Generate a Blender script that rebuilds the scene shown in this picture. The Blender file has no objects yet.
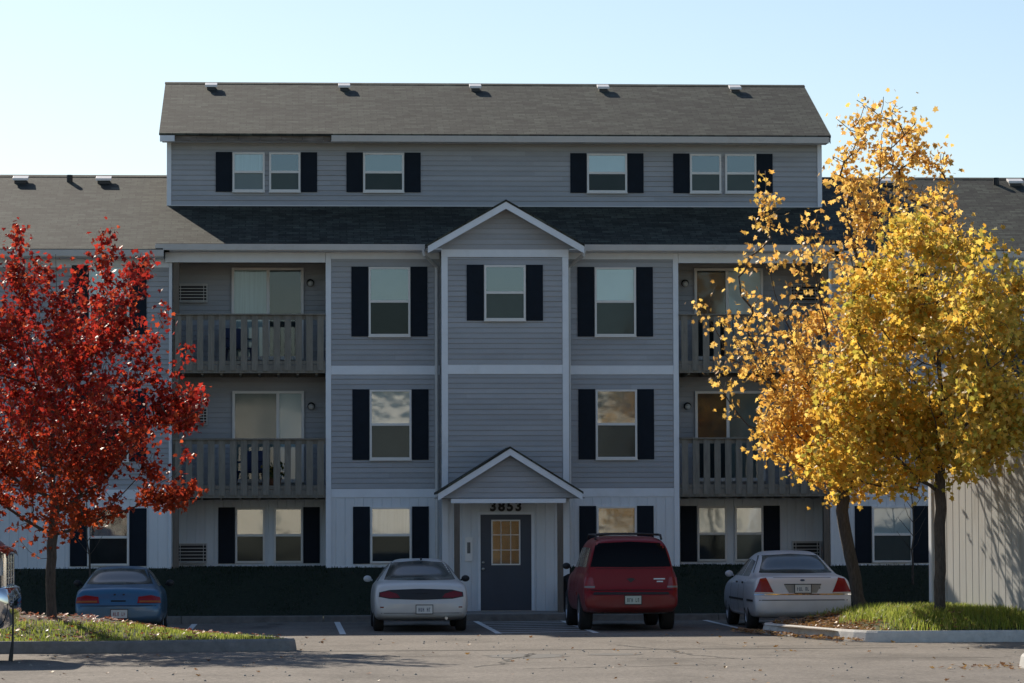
import bpy, bmesh, math, random
import numpy as np
from math import radians as R, sin, cos, pi, sqrt, exp
from mathutils import Vector, Matrix, noise as mnoise
from mathutils.bvhtree import BVHTree
from mathutils.geometry import delaunay_2d_cdt

SC = bpy.context.scene
COL = SC.collection

# ------------------------------------------------------------------ camera
cam = bpy.data.cameras.new('camera')
cam.sensor_width = 36.0
cam.lens = 3500.0 * 36.0 / 1024.0
cam.clip_start = 0.5
cam.clip_end = 5000
camo = bpy.data.objects.new('camera', cam)
COL.objects.link(camo)
camo.location = (-4.77, -77.4, 2.13)
PITCH, YAW, ROLL = R(2.93), R(3.68), R(0.19)
_f = Vector((sin(YAW) * cos(PITCH), cos(YAW) * cos(PITCH), sin(PITCH)))
_r = Vector((cos(YAW), -sin(YAW), 0))
_u = _r.cross(_f)
_r2 = _r * cos(ROLL) - _u * sin(ROLL)
_u2 = _u * cos(ROLL) + _r * sin(ROLL)
_m = Matrix((_r2, _u2, -_f)).transposed()
camo.rotation_euler = _m.to_euler()
SC.camera = camo

# ------------------------------------------------------------------ light
EL, AZ = R(32.5), R(27.0)            # sun stands behind the block, a little to the left
TOSUN = Vector((-sin(AZ) * cos(EL), cos(AZ) * cos(EL), sin(EL)))
world = bpy.data.worlds.new('World')
SC.world = world
world.use_nodes = True
nt = world.node_tree
nt.nodes.clear()
sky = nt.nodes.new('ShaderNodeTexSky')
sky.sky_type = 'NISHITA'
sky.sun_disc = False
sky.sun_elevation = EL
sky.sun_rotation = -AZ
sky.air_density = 1.0
sky.dust_density = 0.5
sky.ozone_density = 2.2
bg = nt.nodes.new('ShaderNodeBackground')
bg.inputs['Strength'].default_value = 0.082
wo = nt.nodes.new('ShaderNodeOutputWorld')
nt.links.new(sky.outputs[0], bg.inputs[0])
nt.links.new(bg.outputs[0], wo.inputs[0])

sl = bpy.data.lights.new('sun', 'SUN')
sl.energy = 4.6
sl.angle = R(0.5)
sl.color = (1.0, 0.90, 0.76)
so = bpy.data.objects.new('sun', sl)
COL.objects.link(so)
so.rotation_euler = TOSUN.to_track_quat('Z', 'Y').to_euler()
so.location = TOSUN * 60

SC.view_settings.view_transform = 'Standard'
SC.view_settings.look = 'None'
SC.view_settings.gamma = 1.0
SC.view_settings.exposure = 0.55
SC.render.engine = 'CYCLES'
SC.cycles.max_bounces = 8
SC.cycles.transparent_max_bounces = 16
SC.cycles.use_denoising = True


# ================================================================== helpers
def new_mat(name):
    m = bpy.data.materials.new(name)
    m.use_nodes = True
    n = m.node_tree.nodes
    l = m.node_tree.links
    return m, n, l, n['Principled BSDF']


def mat(name, col, rough=0.7, vary=0.0, scale=6.0, metal=0.0, bump=0.0, bscale=60.0,
        stretch=(1, 1, 1), spec=0.5, coat=0.0, dirt=None, dirt_scale=1.2, dirt_at=0.55):
    """surface colour with mottling, optional dirt blotches and bump"""
    m, n, l, b = new_mat(name)
    b.inputs['Roughness'].default_value = rough
    b.inputs['Metallic'].default_value = metal
    b.inputs['Specular IOR Level'].default_value = spec
    b.inputs['Coat Weight'].default_value = coat
    b.inputs['Coat Roughness'].default_value = 0.05
    tc = n.new('ShaderNodeTexCoord')
    mp = n.new('ShaderNodeMapping')
    mp.inputs['Scale'].default_value = stretch
    l.new(tc.outputs['Object'], mp.inputs[0])
    out = None
    if vary > 0:
        nz = n.new('ShaderNodeTexNoise')
        nz.inputs['Scale'].default_value = scale
        nz.inputs['Detail'].default_value = 6
        nz.inputs['Roughness'].default_value = 0.65
        l.new(mp.outputs[0], nz.inputs['Vector'])
        cr = n.new('ShaderNodeValToRGB')
        cr.color_ramp.elements[0].position = 0.3
        cr.color_ramp.elements[1].position = 0.7
        cr.color_ramp.elements[0].color = tuple(c * (1 - vary) for c in col) + (1,)
        cr.color_ramp.elements[1].color = tuple(min(1, c * (1 + vary)) for c in col) + (1,)
        l.new(nz.outputs[0], cr.inputs[0])
        out = cr.outputs[0]
    if dirt is not None:
        n2 = n.new('ShaderNodeTexNoise')
        n2.inputs['Scale'].default_value = dirt_scale
        n2.inputs['Detail'].default_value = 8
        n2.inputs['Roughness'].default_value = 0.7
        l.new(mp.outputs[0], n2.inputs['Vector'])
        c2 = n.new('ShaderNodeValToRGB')
        c2.color_ramp.elements[0].position = dirt_at
        c2.color_ramp.elements[1].position = dirt_at + 0.2
        l.new(n2.outputs[0], c2.inputs[0])
        mx = n.new('ShaderNodeMix')
        mx.data_type = 'RGBA'
        l.new(c2.outputs[0], mx.inputs[0])
        if out is not None:
            l.new(out, mx.inputs[6])
        else:
            mx.inputs[6].default_value = tuple(col) + (1,)
        mx.inputs[7].default_value = tuple(dirt) + (1,)
        out = mx.outputs[2]
    if out is not None:
        l.new(out, b.inputs['Base Color'])
    else:
        b.inputs['Base Color'].default_value = tuple(col) + (1,)
    if bump > 0:
        n3 = n.new('ShaderNodeTexNoise')
        n3.inputs['Scale'].default_value = bscale
        n3.inputs['Detail'].default_value = 4
        l.new(mp.outputs[0], n3.inputs['Vector'])
        bp = n.new('ShaderNodeBump')
        bp.inputs['Strength'].default_value = bump
        bp.inputs['Distance'].default_value = 0.02
        l.new(n3.outputs[0], bp.inputs['Height'])
        l.new(bp.outputs[0], b.inputs['Normal'])
    return m


class MB:
    """collects shapes into one mesh"""
    def __init__(self):
        self.v = []
        self.f = []
        self.mi = []
        self.cur = 0

    def face(self, pts):
        i = len(self.v)
        self.v += [tuple(p) for p in pts]
        self.f.append(tuple(range(i, i + len(pts))))
        self.mi.append(self.cur)

    def box(self, x0, x1, y0, y1, z0, z1):
        i = len(self.v)
        self.v += [(x0, y0, z0), (x1, y0, z0), (x1, y1, z0), (x0, y1, z0),
                   (x0, y0, z1), (x1, y0, z1), (x1, y1, z1), (x0, y1, z1)]
        for q in ((0, 3, 2, 1), (4, 5, 6, 7), (0, 1, 5, 4), (1, 2, 6, 5), (2, 3, 7, 6), (3, 0, 4, 7)):
            self.f.append(tuple(i + k for k in q))
            self.mi.append(self.cur)

    def prism(self, poly, d):
        """poly: list of 3D points (planar), extruded by vector d"""
        n = len(poly)
        i = len(self.v)
        d = Vector(d)
        P = [Vector(p) for p in poly]
        self.v += [tuple(p) for p in P] + [tuple(p + d) for p in P]
        self.f.append(tuple(range(i, i + n)))
        self.f.append(tuple(i + n + k for k in reversed(range(n))))
        self.mi += [self.cur] * 2
        for k in range(n):
            a, b = k, (k + 1) % n
            self.f.append((i + a, i + n + a, i + n + b, i + b))
            self.mi.append(self.cur)

    def bar(self, p, q, w, h, up=(0, 0, 1)):
        p, q = Vector(p), Vector(q)
        d = (q - p)
        u = Vector(up)
        s = d.cross(u)
        if s.length < 1e-6:
            s = d.cross(Vector((1, 0, 0)))
        s.normalize()
        u = s.cross(d).normalized()
        a = [p + s * (w / 2) * sx + u * (h / 2) * sz for sx, sz in ((-1, -1), (1, -1), (1, 1), (-1, 1))]
        self.prism(a, d)

    def tube(self, pts, radii, seg=8, cap=True):
        pts = [Vector(p) for p in pts]
        n = len(pts)
        if not hasattr(radii, '__len__'):
            radii = [radii] * n
        i0 = len(self.v)
        ref = Vector((0.31, 0.95, 0.05))
        for k, p in enumerate(pts):
            d = (pts[min(k + 1, n - 1)] - pts[max(k - 1, 0)])
            if d.length < 1e-9:
                d = Vector((0, 0, 1))
            d.normalize()
            s = d.cross(ref)
            if s.length < 0.05:
                s = d.cross(Vector((1, 0, 0)))
            s.normalize()
            t = s.cross(d)
            for j in range(seg):
                a = 2 * pi * j / seg
                self.v.append(tuple(p + (s * cos(a) + t * sin(a)) * radii[k]))
        for k in range(n - 1):
            for j in range(seg):
                a = i0 + k * seg + j
                b = i0 + k * seg + (j + 1) % seg
                self.f.append((a, b, b + seg, a + seg))
                self.mi.append(self.cur)
        if cap:
            self.f.append(tuple(i0 + j for j in reversed(range(seg))))
            self.f.append(tuple(i0 + (n - 1) * seg + j for j in range(seg)))
            self.mi += [self.cur] * 2

    def disc(self, c, axis, r, depth, seg=20, r2=None):
        a = Vector(axis).normalized()
        c = Vector(c)
        self.tube([c, c + a * depth], [r, r if r2 is None else r2], seg)

    def lathe(self, c, axis, prof, seg=24):
        """prof: (radius, along-axis)"""
        a = Vector(axis).normalized()
        s = a.cross(Vector((0, 0, 1)))
        if s.length < 0.1:
            s = a.cross(Vector((1, 0, 0)))
        s.normalize()
        t = a.cross(s)
        c = Vector(c)
        i0 = len(self.v)
        for r, h in prof:
            for j in range(seg):
                an = 2 * pi * j / seg
                self.v.append(tuple(c + a * h + (s * cos(an) + t * sin(an)) * r))
        for k in range(len(prof) - 1):
            for j in range(seg):
                p = i0 + k * seg + j
                q = i0 + k * seg + (j + 1) % seg
                self.f.append((p, q, q + seg, p + seg))
                self.mi.append(self.cur)

    def grid(self, rows):
        """rows of points -> quad sheet"""
        i0 = len(self.v)
        w = len(rows[0])
        for r in rows:
            self.v += [tuple(p) for p in r]
        for a in range(len(rows) - 1):
            for b in range(w - 1):
                p = i0 + a * w + b
                self.f.append((p, p + 1, p + w + 1, p + w))
                self.mi.append(self.cur)

    def build(self, name, m, parent=None, smooth=False, bevel=0.0, recalc=True):
        me = bpy.data.meshes.new(name)
        me.from_pydata(self.v, [], self.f)
        ms = m if isinstance(m, (list, tuple)) else [m]
        for x in ms:
            me.materials.append(x)
        if len(ms) > 1:
            me.polygons.foreach_set('material_index', self.mi)
        if recalc:
            bm = bmesh.new()
            bm.from_mesh(me)
            bmesh.ops.recalc_face_normals(bm, faces=bm.faces)
            bm.to_mesh(me)
            bm.free()
        if smooth:
            me.polygons.foreach_set('use_smooth', [True] * len(me.polygons))
        me.update()
        o = bpy.data.objects.new(name, me)
        COL.objects.link(o)
        if parent is not None:
            o.parent = parent
        if bevel > 0:
            bv = o.modifiers.new('bevel', 'BEVEL')
            bv.width = bevel
            bv.segments = 2
            bv.limit_method = 'ANGLE'
        return o


def raw(name, verts, faces, m, parent=None, smooth=False):
    me = bpy.data.meshes.new(name)
    me.from_pydata(verts, [], faces)
    me.materials.append(m)
    if smooth:
        me.polygons.foreach_set('use_smooth', [True] * len(me.polygons))
    me.update()
    o = bpy.data.objects.new(name, me)
    COL.objects.link(o)
    if parent is not None:
        o.parent = parent
    return o


def thing(name, label, cat, loc=(0, 0, 0), rz=0.0, group=None):
    o = bpy.data.objects.new(name, None)
    COL.objects.link(o)
    o.location = loc
    o.rotation_euler = (0, 0, rz)
    o.empty_display_size = 0.3
    o['label'] = label
    o['category'] = cat
    if group:
        o['group'] = group
    return o


def tag(o, label, cat, group=None, kind=None):
    o['label'] = label
    o['category'] = cat
    if group:
        o['group'] = group
    if kind:
        o['kind'] = kind
    return o


def struct(o, label=None, cat=None, kind='structure'):
    o['kind'] = kind
    if label:
        o['label'] = label
        o['category'] = cat
    return o


def sst(t):
    t = max(0.0, min(1.0, t))
    return t * t * (3 - 2 * t)


def gz(x, y=0):
    """the lot drains gently to the left"""
    return -0.05 * sst((-4.5 - x) / 4.0)


# ================================================================== materials
def siding_mat(name, col, vary=0.06):
    m = mat(name, col, 0.6, vary, 1.5, stretch=(1, 1, 3), bump=0.15, bscale=25, spec=0.3,
            dirt=tuple(c * 0.88 for c in col), dirt_scale=0.35, dirt_at=0.5)
    n, l = m.node_tree.nodes, m.node_tree.links
    b = n['Principled BSDF']
    src = b.inputs['Base Color'].links[0].from_socket
    ge = n.new('ShaderNodeNewGeometry')
    mr = n.new('ShaderNodeMapRange')
    mr.inputs[3].default_value = 0.92
    mr.inputs[4].default_value = 1.06
    l.new(ge.outputs['Random Per Island'], mr.inputs[0])
    mx = n.new('ShaderNodeVectorMath'); mx.operation = 'SCALE'
    l.new(src, mx.inputs[0]); l.new(mr.outputs[0], mx.inputs[3])
    l.new(mx.outputs[0], b.inputs['Base Color'])
    return m


M_SID = siding_mat('grey_vinyl', (0.375, 0.39, 0.41))
M_WSID = mat('white_board', (0.69, 0.725, 0.75), 0.65, 0.05, 2.0, stretch=(3, 3, 0.4), spec=0.3,
             dirt=(0.61, 0.63, 0.64), dirt_scale=0.7, dirt_at=0.55)
M_TRIM = mat('white_trim', (0.75, 0.79, 0.83), 0.5, 0.04, 3.0, spec=0.35, dirt=(0.66, 0.68, 0.69), dirt_scale=1.0)
M_GUT = mat('gutter_metal', (0.60, 0.60, 0.59), 0.45, 0.05, 2.0, spec=0.4, dirt=(0.45, 0.44, 0.40), dirt_scale=1.4)
M_SHUT = mat('shutter_paint', (0.007, 0.013, 0.022), 0.6, 0.15, 5, spec=0.15)
M_FRAME = mat('window_vinyl', (0.74, 0.73, 0.70), 0.45, 0.03, 4)
M_BRN = mat('brown_fascia_wood', (0.14, 0.12, 0.10), 0.8, 0.35, 3.0, stretch=(1, 1, 6), dirt=(0.24, 0.21, 0.19), dirt_scale=2.5, dirt_at=0.5)
M_WOOD = mat('weathered_wood', (0.205, 0.19, 0.16), 0.85, 0.22, 5.0, stretch=(6, 6, 0.7), bump=0.3, bscale=40,
             dirt=(0.10, 0.10, 0.09), dirt_scale=2.2, dirt_at=0.6)
M_POST = mat('post_wood', (0.15, 0.125, 0.10), 0.85, 0.2, 5.0, stretch=(6, 6, 0.7), bump=0.3, bscale=40)
M_DOOR = mat('door_navy_paint', (0.030, 0.042, 0.065), 0.45, 0.08, 3)
M_BLK = mat('black_metal', (0.012, 0.012, 0.013), 0.5)
M_DARKIN = mat('dark_room', (0.03, 0.032, 0.035), 0.8, 0.3, 1.2)
M_STEEL = mat('dull_steel', (0.45, 0.44, 0.42), 0.35, 0.1, 4, metal=0.9)
M_VENT = mat('vent_metal', (0.80, 0.77, 0.74), 0.45, 0.06, 4)
M_ACM = mat('sleeve_metal', (0.58, 0.57, 0.54), 0.45, 0.08, 4)
M_PLASTIC_DK = mat('vent_neck_dark', (0.05, 0.05, 0.05), 0.6)
M_CONC = mat('concrete', (0.27, 0.26, 0.245), 0.9, 0.12, 5, bump=0.3, bscale=60, dirt=(0.30, 0.28, 0.25), dirt_scale=1.6, dirt_at=0.5)
M_KERB = mat('kerb_concrete', (0.55, 0.53, 0.49), 0.9, 0.14, 6, bump=0.4, bscale=50, dirt=(0.30, 0.28, 0.25), dirt_scale=2.0, dirt_at=0.55)
M_LINE = mat('road_paint', (0.72, 0.72, 0.70), 0.85, 0.1, 12, dirt=(0.2, 0.2, 0.19), dirt_scale=7, dirt_at=0.58)
M_BLIND = mat('white_blind', (0.62, 0.64, 0.65), 0.7, 0.04, 1.0)
M_BLIND2 = mat('tan_blind', (0.20, 0.21, 0.20), 0.7, 0.12, 1.0)
M_CURT = mat('curtain', (0.55, 0.56, 0.56), 0.8, 0.18, 2.0, stretch=(12, 1, 0.3))
M_SOIL = mat('mulch', (0.085, 0.062, 0.045), 0.95, 0.45, 18, bump=0.9, bscale=30, dirt=(0.16, 0.11, 0.07), dirt_scale=8, dirt_at=0.5)
M_TURF = mat('turf_soil', (0.05, 0.065, 0.02), 0.95, 0.4, 12, bump=0.8, bscale=30)
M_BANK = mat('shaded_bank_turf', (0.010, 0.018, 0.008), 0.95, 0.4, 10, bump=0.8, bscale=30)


def shingle_mat():
    m, n, l, b = new_mat('asphalt_shingles')
    b.inputs['Roughness'].default_value = 0.7
    b.inputs['Specular IOR Level'].default_value = 0.22
    tc = n.new('ShaderNodeTexCoord')
    sp = n.new('ShaderNodeSeparateXYZ')
    l.new(tc.outputs['Object'], sp.inputs[0])
    ad = n.new('ShaderNodeMath'); ad.operation = 'MULTIPLY'
    ad.inputs[1].default_value = 1.08
    l.new(sp.outputs['Y'], ad.inputs[0])
    cb = n.new('ShaderNodeCombineXYZ')
    l.new(sp.outputs['X'], cb.inputs['X'])
    l.new(ad.outputs[0], cb.inputs['Y'])
    br = n.new('ShaderNodeTexBrick')
    br.inputs['Scale'].default_value = 1.0
    br.inputs['Brick Width'].default_value = 0.30
    br.inputs['Row Height'].default_value = 0.143
    br.inputs['Mortar Size'].default_value = 0.010
    br.inputs['Mortar Smooth'].default_value = 0.3
    br.inputs['Color1'].default_value = (0.070, 0.077, 0.060, 1)
    br.inputs['Color2'].default_value = (0.026, 0.0265, 0.022, 1)
    br.inputs['Mortar'].default_value = (0.015, 0.014, 0.012, 1)
    l.new(cb.outputs[0], br.inputs['Vector'])
    nz = n.new('ShaderNodeTexNoise')
    nz.inputs['Scale'].default_value = 5.5
    nz.inputs['Detail'].default_value = 8
    nz.inputs['Roughness'].default_value = 0.8
    mp = n.new('ShaderNodeMapping')
    mp.inputs['Scale'].default_value = (0.8, 1.1, 1)
    l.new(tc.outputs['Object'], mp.inputs[0])
    l.new(mp.outputs[0], nz.inputs['Vector'])
    n2 = n.new('ShaderNodeTexNoise')
    n2.inputs['Scale'].default_value = 0.8
    n2.inputs['Detail'].default_value = 5
    l.new(mp.outputs[0], n2.inputs['Vector'])
    mx = n.new('ShaderNodeMix'); mx.data_type = 'RGBA'; mx.blend_type = 'MULTIPLY'
    mx.inputs[0].default_value = 1.0
    cr = n.new('ShaderNodeValToRGB')
    cr.color_ramp.elements[0].position = 0.3; cr.color_ramp.elements[0].color = (0.30, 0.30, 0.30, 1)
    cr.color_ramp.elements[1].position = 0.7; cr.color_ramp.elements[1].color = (1.75, 1.75, 1.72, 1)
    l.new(nz.outputs[0], cr.inputs[0])
    l.new(br.outputs['Color'], mx.inputs[6])
    l.new(cr.outputs[0], mx.inputs[7])
    m2 = n.new('ShaderNodeMix'); m2.data_type = 'RGBA'; m2.blend_type = 'MULTIPLY'
    m2.inputs[0].default_value = 1.0
    c2 = n.new('ShaderNodeValToRGB')
    c2.color_ramp.elements[0].position = 0.3; c2.color_ramp.elements[0].color = (0.82, 0.82, 0.82, 1)
    c2.color_ramp.elements[1].position = 0.7; c2.color_ramp.elements[1].color = (1.1, 1.1, 1.1, 1)
    l.new(n2.outputs[0], c2.inputs[0])
    l.new(mx.outputs[2], m2.inputs[6])
    l.new(c2.outputs[0], m2.inputs[7])
    l.new(m2.outputs[2], b.inputs['Base Color'])
    bp = n.new('ShaderNodeBump')
    bp.inputs['Strength'].default_value = 0.5
    bp.inputs['Distance'].default_value = 0.012
    l.new(nz.outputs[0], bp.inputs['Height'])
    l.new(bp.outputs[0], b.inputs['Normal'])
    return m


M_ROOF = shingle_mat()


def glass_mat(name, refl=0.35, wavy=0.012, tint=(0.75, 0.85, 0.85), wscale=1.6, gtint=(0.95, 0.97, 0.97)):
    m = bpy.data.materials.new(name)
    m.use_nodes = True
    n = m.node_tree.nodes
    l = m.node_tree.links
    n.clear()
    out = n.new('ShaderNodeOutputMaterial')
    mix = n.new('ShaderNodeMixShader')
    mix.inputs[0].default_value = refl
    tr = n.new('ShaderNodeBsdfTransparent')
    tr.inputs[0].default_value = tint + (1,)
    gl = n.new('ShaderNodeBsdfGlossy')
    gl.inputs['Roughness'].default_value = 0.05
    gl.inputs['Color'].default_value = gtint + (1,)
    tc = n.new('ShaderNodeTexCoord')
    nz = n.new('ShaderNodeTexNoise')
    nz.inputs['Scale'].default_value = wscale
    nz.inputs['Detail'].default_value = 2.5
    l.new(tc.outputs['Object'], nz.inputs['Vector'])
    bp = n.new('ShaderNodeBump')
    bp.inputs['Strength'].default_value = 1.0
    bp.inputs['Distance'].default_value = wavy
    l.new(nz.outputs[0], bp.inputs['Height'])
    l.new(bp.outputs[0], gl.inputs['Normal'])
    l.new(tr.outputs[0], mix.inputs[1])
    l.new(gl.outputs[0], mix.inputs[2])
    l.new(mix.outputs[0], out.inputs[0])
    return m


M_GLASS = glass_mat('window_glass', 0.155, 0.0022, wscale=0.8, gtint=(0.80, 0.92, 1.0))
M_GLASS_DOOR = glass_mat('slider_glass', 0.07, 0.003, wscale=0.8)
M_GLASS_LOW = glass_mat('lower_window_glass', 0.22, 0.0065, wscale=1.2)
M_SCREENGLASS = glass_mat('screened_glass', 0.021, 0.0030, wscale=0.9, tint=(0.52, 0.56, 0.56), gtint=(0.8, 0.95, 1.0))
M_CARGLASS = mat('tinted_car_glass', (0.016, 0.028, 0.032), 0.2, spec=0.8, coat=0.25)


# ================================================================== setting: ground
def asphalt_mat():
    m, n, l, b = new_mat('old_asphalt')
    b.inputs['Roughness'].default_value = 0.92
    b.inputs['Specular IOR Level'].default_value = 0.2
    tc = n.new('ShaderNodeTexCoord')

    def noise(sc, det=6, ro=0.6, st=None):
        z = n.new('ShaderNodeTexNoise')
        z.inputs['Scale'].default_value = sc
        z.inputs['Detail'].default_value = det
        z.inputs['Roughness'].default_value = ro
        if st:
            mp = n.new('ShaderNodeMapping')
            mp.inputs['Scale'].default_value = st
            l.new(tc.outputs['Object'], mp.inputs[0])
            l.new(mp.outputs[0], z.inputs['Vector'])
        else:
            l.new(tc.outputs['Object'], z.inputs['Vector'])
        return z

    def ramp(src, p0, c0, p1, c1):
        r = n.new('ShaderNodeValToRGB')
        r.color_ramp.elements[0].position = p0
        r.color_ramp.elements[1].position = p1
        r.color_ramp.elements[0].color = (c0,) * 3 + (1,) if not hasattr(c0, '__len__') else c0 + (1,)
        r.color_ramp.elements[1].color = (c1,) * 3 + (1,) if not hasattr(c1, '__len__') else c1 + (1,)
        l.new(src, r.inputs[0])
        return r.outputs[0]

    def mul(a, c):
        x = n.new('ShaderNodeMix'); x.data_type = 'RGBA'; x.blend_type = 'MULTIPLY'
        x.inputs[0].default_value = 1
        l.new(a, x.inputs[6]); l.new(c, x.inputs[7])
        return x.outputs[2]
    base = ramp(noise(0.5, 7, 0.6).outputs[0], 0.35, (0.180, 0.160, 0.138), 0.65, (0.225, 0.200, 0.172))
    grit = ramp(noise(16, 6, 0.85, (1, 0.35, 1)).outputs[0], 0.34, 0.72, 0.66, 1.27)
    speck = ramp(noise(9, 5, 0.75).outputs[0], 0.36, 0.78, 0.62, 1.12)
    stain = ramp(noise(0.9, 6, 0.7, (0.5, 0.22, 1)).outputs[0], 0.36, 0.72, 0.5, 1.0)
    c = mul(mul(mul(base, grit), speck), stain)
    l.new(c, b.inputs['Base Color'])
    bp = n.new('ShaderNodeBump')
    bp.inputs['Strength'].default_value = 0.7
    bp.inputs['Distance'].default_value = 0.012
    l.new(noise(30, 4, 0.7).outputs[0], bp.inputs['Height'])
    l.new(bp.outputs[0], b.inputs['Normal'])
    return m


M_ASPH = asphalt_mat()
mb = MB()
mb.grid([[(x, y, -0.32) for x in (-700, 700)] for y in (-700, 900)])
struct(mb.build('ground', mat('far_lawn', (0.07, 0.09, 0.03), 0.95, 0.3, 0.2)))
mb = MB()
xs = [-60, -40, -25, -16] + [-14 + 0.5 * i for i in range(24)] + [0, 5, 12, 25, 40, 60]
ys = [-112, -90, -77, -60, -50, -40, -30, -20, -12, -2.7]
mb.grid([[(x, y, gz(x)) for x in xs] for y in ys])
struct(mb.build('parking_lot', M_ASPH, smooth=True))

# painted stall lines and the hatched bay before the door
mb = MB()
LZ = 0.004
for x in (-9.75, -6.72, -3.72, -0.78, 1.07, 4.1, 7.15):
    mb.grid([[(x - 0.06, y, gz(x) + LZ), (x + 0.06, y, gz(x) + LZ)] for y in (-11.2, -3.1)])
for k in range(7):
    y0 = -10.9 + k * 1.15
    mb.face([(-0.72, y0, LZ), (-0.72, y0 + 0.16, LZ), (1.01, y0 + 0.81, LZ), (1.01, y0 + 0.65, LZ)])
struct(mb.build('parking_lines', M_LINE))

# seam of old asphalt / gutter lip along the row of islands
mb = MB()
random.seed(5)
rows = []
for i in range(60):
    x = -4.4 + i * 0.165
    yy = -19.75 + 0.03 * sin(i * 0.7) + 0.1 * (i / 60)
    rows.append([(x, yy - 0.05 - 0.02 * random.random(), LZ), (x, yy + 0.05 + 0.02 * random.random(), LZ)])
mb.grid(rows)
struct(mb.build('asphalt_seam', mat('tar_seam', (0.06, 0.056, 0.05), 0.95, 0.3, 8)))

crk = random.Random(14)
M_CRACK = mat('asphalt_crack_fill', (0.07, 0.065, 0.058), 0.95, 0.3, 6)
mb = MB()
for (x, y, ang, L_) in ((-6.5, -22.5, .10, 5.0), (0.5, -23.5, -.05, 6.5), (-1.5, -27, .35, 3.5), (3.0, -18.5, .2, 3.2), (-2.0, -26.5, 1.4, 6.0), (2.2, -24.0, 1.75, 7.5)):
    rows = []
    px_, py_ = x, y
    n_ = int(L_ / .12)
    for i in range(n_):
        ang2 = ang + crk.uniform(-.7, .7)
        px_ += cos(ang2) * .12
        py_ += sin(ang2) * .12
        w = .018 + .02 * crk.random()
        rows.append([(px_ - sin(ang) * w, py_ + cos(ang) * w, gz(px_) + LZ), (px_ + sin(ang) * w, py_ - cos(ang) * w, gz(px_) + LZ)])
    mb.grid(rows)
struct(mb.build('asphalt_cracks', M_CRACK))
mb = MB()
for (x, y, r) in ((-2.2, -5.6, .32), (-2.0, -4.8, .2), (2.0, -5.2, .3), (5.2, -5.0, .35), (-5.2, -6, .3), (-5.0, -4.6, .22), (-1.0, -22.2, .7), (.4, -21.8, .45), (-3.6, -21.0, .3)):
    mb.face([(x + cos(k * pi / 9) * r * crk.uniform(.7, 1.1), y + sin(k * pi / 9) * r * crk.uniform(.9, 1.5), gz(x) + LZ * (1.0 if r > .25 else 1.9)) for k in range(18)])
struct(mb.build('oil_stains', mat('oil_stain', (0.085, 0.078, 0.068), 0.7, 0.35, 5)))

# pavement at the entrance and kerb strip along the front of the block
mb = MB()
mb.box(-1.42, 1.42, -2.75, -0.9, -0.2, 0.16)
struct(mb.build('pavement', M_CONC, bevel=0.01))
mb = MB()
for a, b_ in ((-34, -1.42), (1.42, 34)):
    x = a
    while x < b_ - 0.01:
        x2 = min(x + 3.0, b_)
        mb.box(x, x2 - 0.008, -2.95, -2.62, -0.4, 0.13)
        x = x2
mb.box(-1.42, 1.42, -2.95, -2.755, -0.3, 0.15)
struct(mb.build('kerb_strip', mat('old_shade_toned_kerb', (0.16, 0.155, 0.145), 0.95, 0.25, 5, bump=0.4, bscale=50, dirt=(0.10, 0.095, 0.085), dirt_scale=2.0), bevel=0.015))  # old dirty concrete, darkened further so the colour carries the block's shade

# grass bank rising to the sills, either side of the door
def bank_z(x, y, yw):
    t = (y + 2.62) / (yw + 2.62)
    return 0.11 + 1.0 * sst(0.08 + 0.92 * t) * 1.0


mb = MB()
BANKS = []
for sgn in (-1, 1):
    for (xa, xb, yw) in ((1.45, 3.88, -0.01), (3.88, 7.4, 1.49), (7.4, 34, 0.09)):
        n = 8 if xb < 10 else 20
        rows = []
        for j in range(9):
            row = []
            for i in range(n + 1):
                x = xa + (xb - xa) * i / n
                y = -2.62 + (yw + 2.62) * j / 8
                z = 0.11 + (bank_z(x, y, 0.0) - 0.11) if y < 0 else 1.11
                if x < 1.5:
                    z = min(z, 0.16) if j < 2 else z
                z += 0.02 * sin(x * 3.1 + y * 2) * (1 if 0 < j < 8 else 0)
                row.append((sgn * x, y, z))
            rows.append(row)
        mb.grid(rows)
    # end cheek beside the entrance walk
    ck = [(sgn * 1.45, -2.62, 0.1)] + [(sgn * 1.45, -2.62 + 2.61 * j / 8, 0.11 + (bank_z(0, -2.62 + 2.61 * j / 8, 0.0) - 0.11)) for j in range(9)] + [(sgn * 1.45, -0.01, 0.0)]
    mb.face(ck)
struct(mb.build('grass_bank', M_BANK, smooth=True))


def chaikin(p, n=2):
    for _ in range(n):
        q = []
        for i in range(len(p)):
            a, b_ = p[i], p[(i + 1) % len(p)]
            q.append((a[0] * .75 + b_[0] * .25, a[1] * .75 + b_[1] * .25))
            q.append((a[0] * .25 + b_[0] * .75, a[1] * .25 + b_[1] * .75))
        p = q
    return p


def inset(p, d):
    """p counter-clockwise"""
    out = []
    n = len(p)
    for i in range(n):
        a, b_, c = Vector(p[i - 1]), Vector(p[i]), Vector(p[(i + 1) % n])
        e1 = (b_ - a).normalized()
        e2 = (c - b_).normalized()
        nn = Vector((-(e1.y + e2.y), e1.x + e2.x))
        if nn.length < 1e-6:
            nn = Vector((-e1.y, e1.x))
        nn.normalize()
        k = max(0.5, nn.dot(Vector((-e1.y, e1.x))))
        out.append(tuple(b_ + nn * (d / k)))
    return out


def inside(p, poly):
    x, y = p
    c = False
    j = len(poly) - 1
    for i in range(len(poly)):
        xi, yi = poly[i]
        xj, yj = poly[j]
        if (yi > y) != (yj > y) and x < (xj - xi) * (y - yi) / (yj - yi) + xi:
            c = not c
        j = i
    return c


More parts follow.
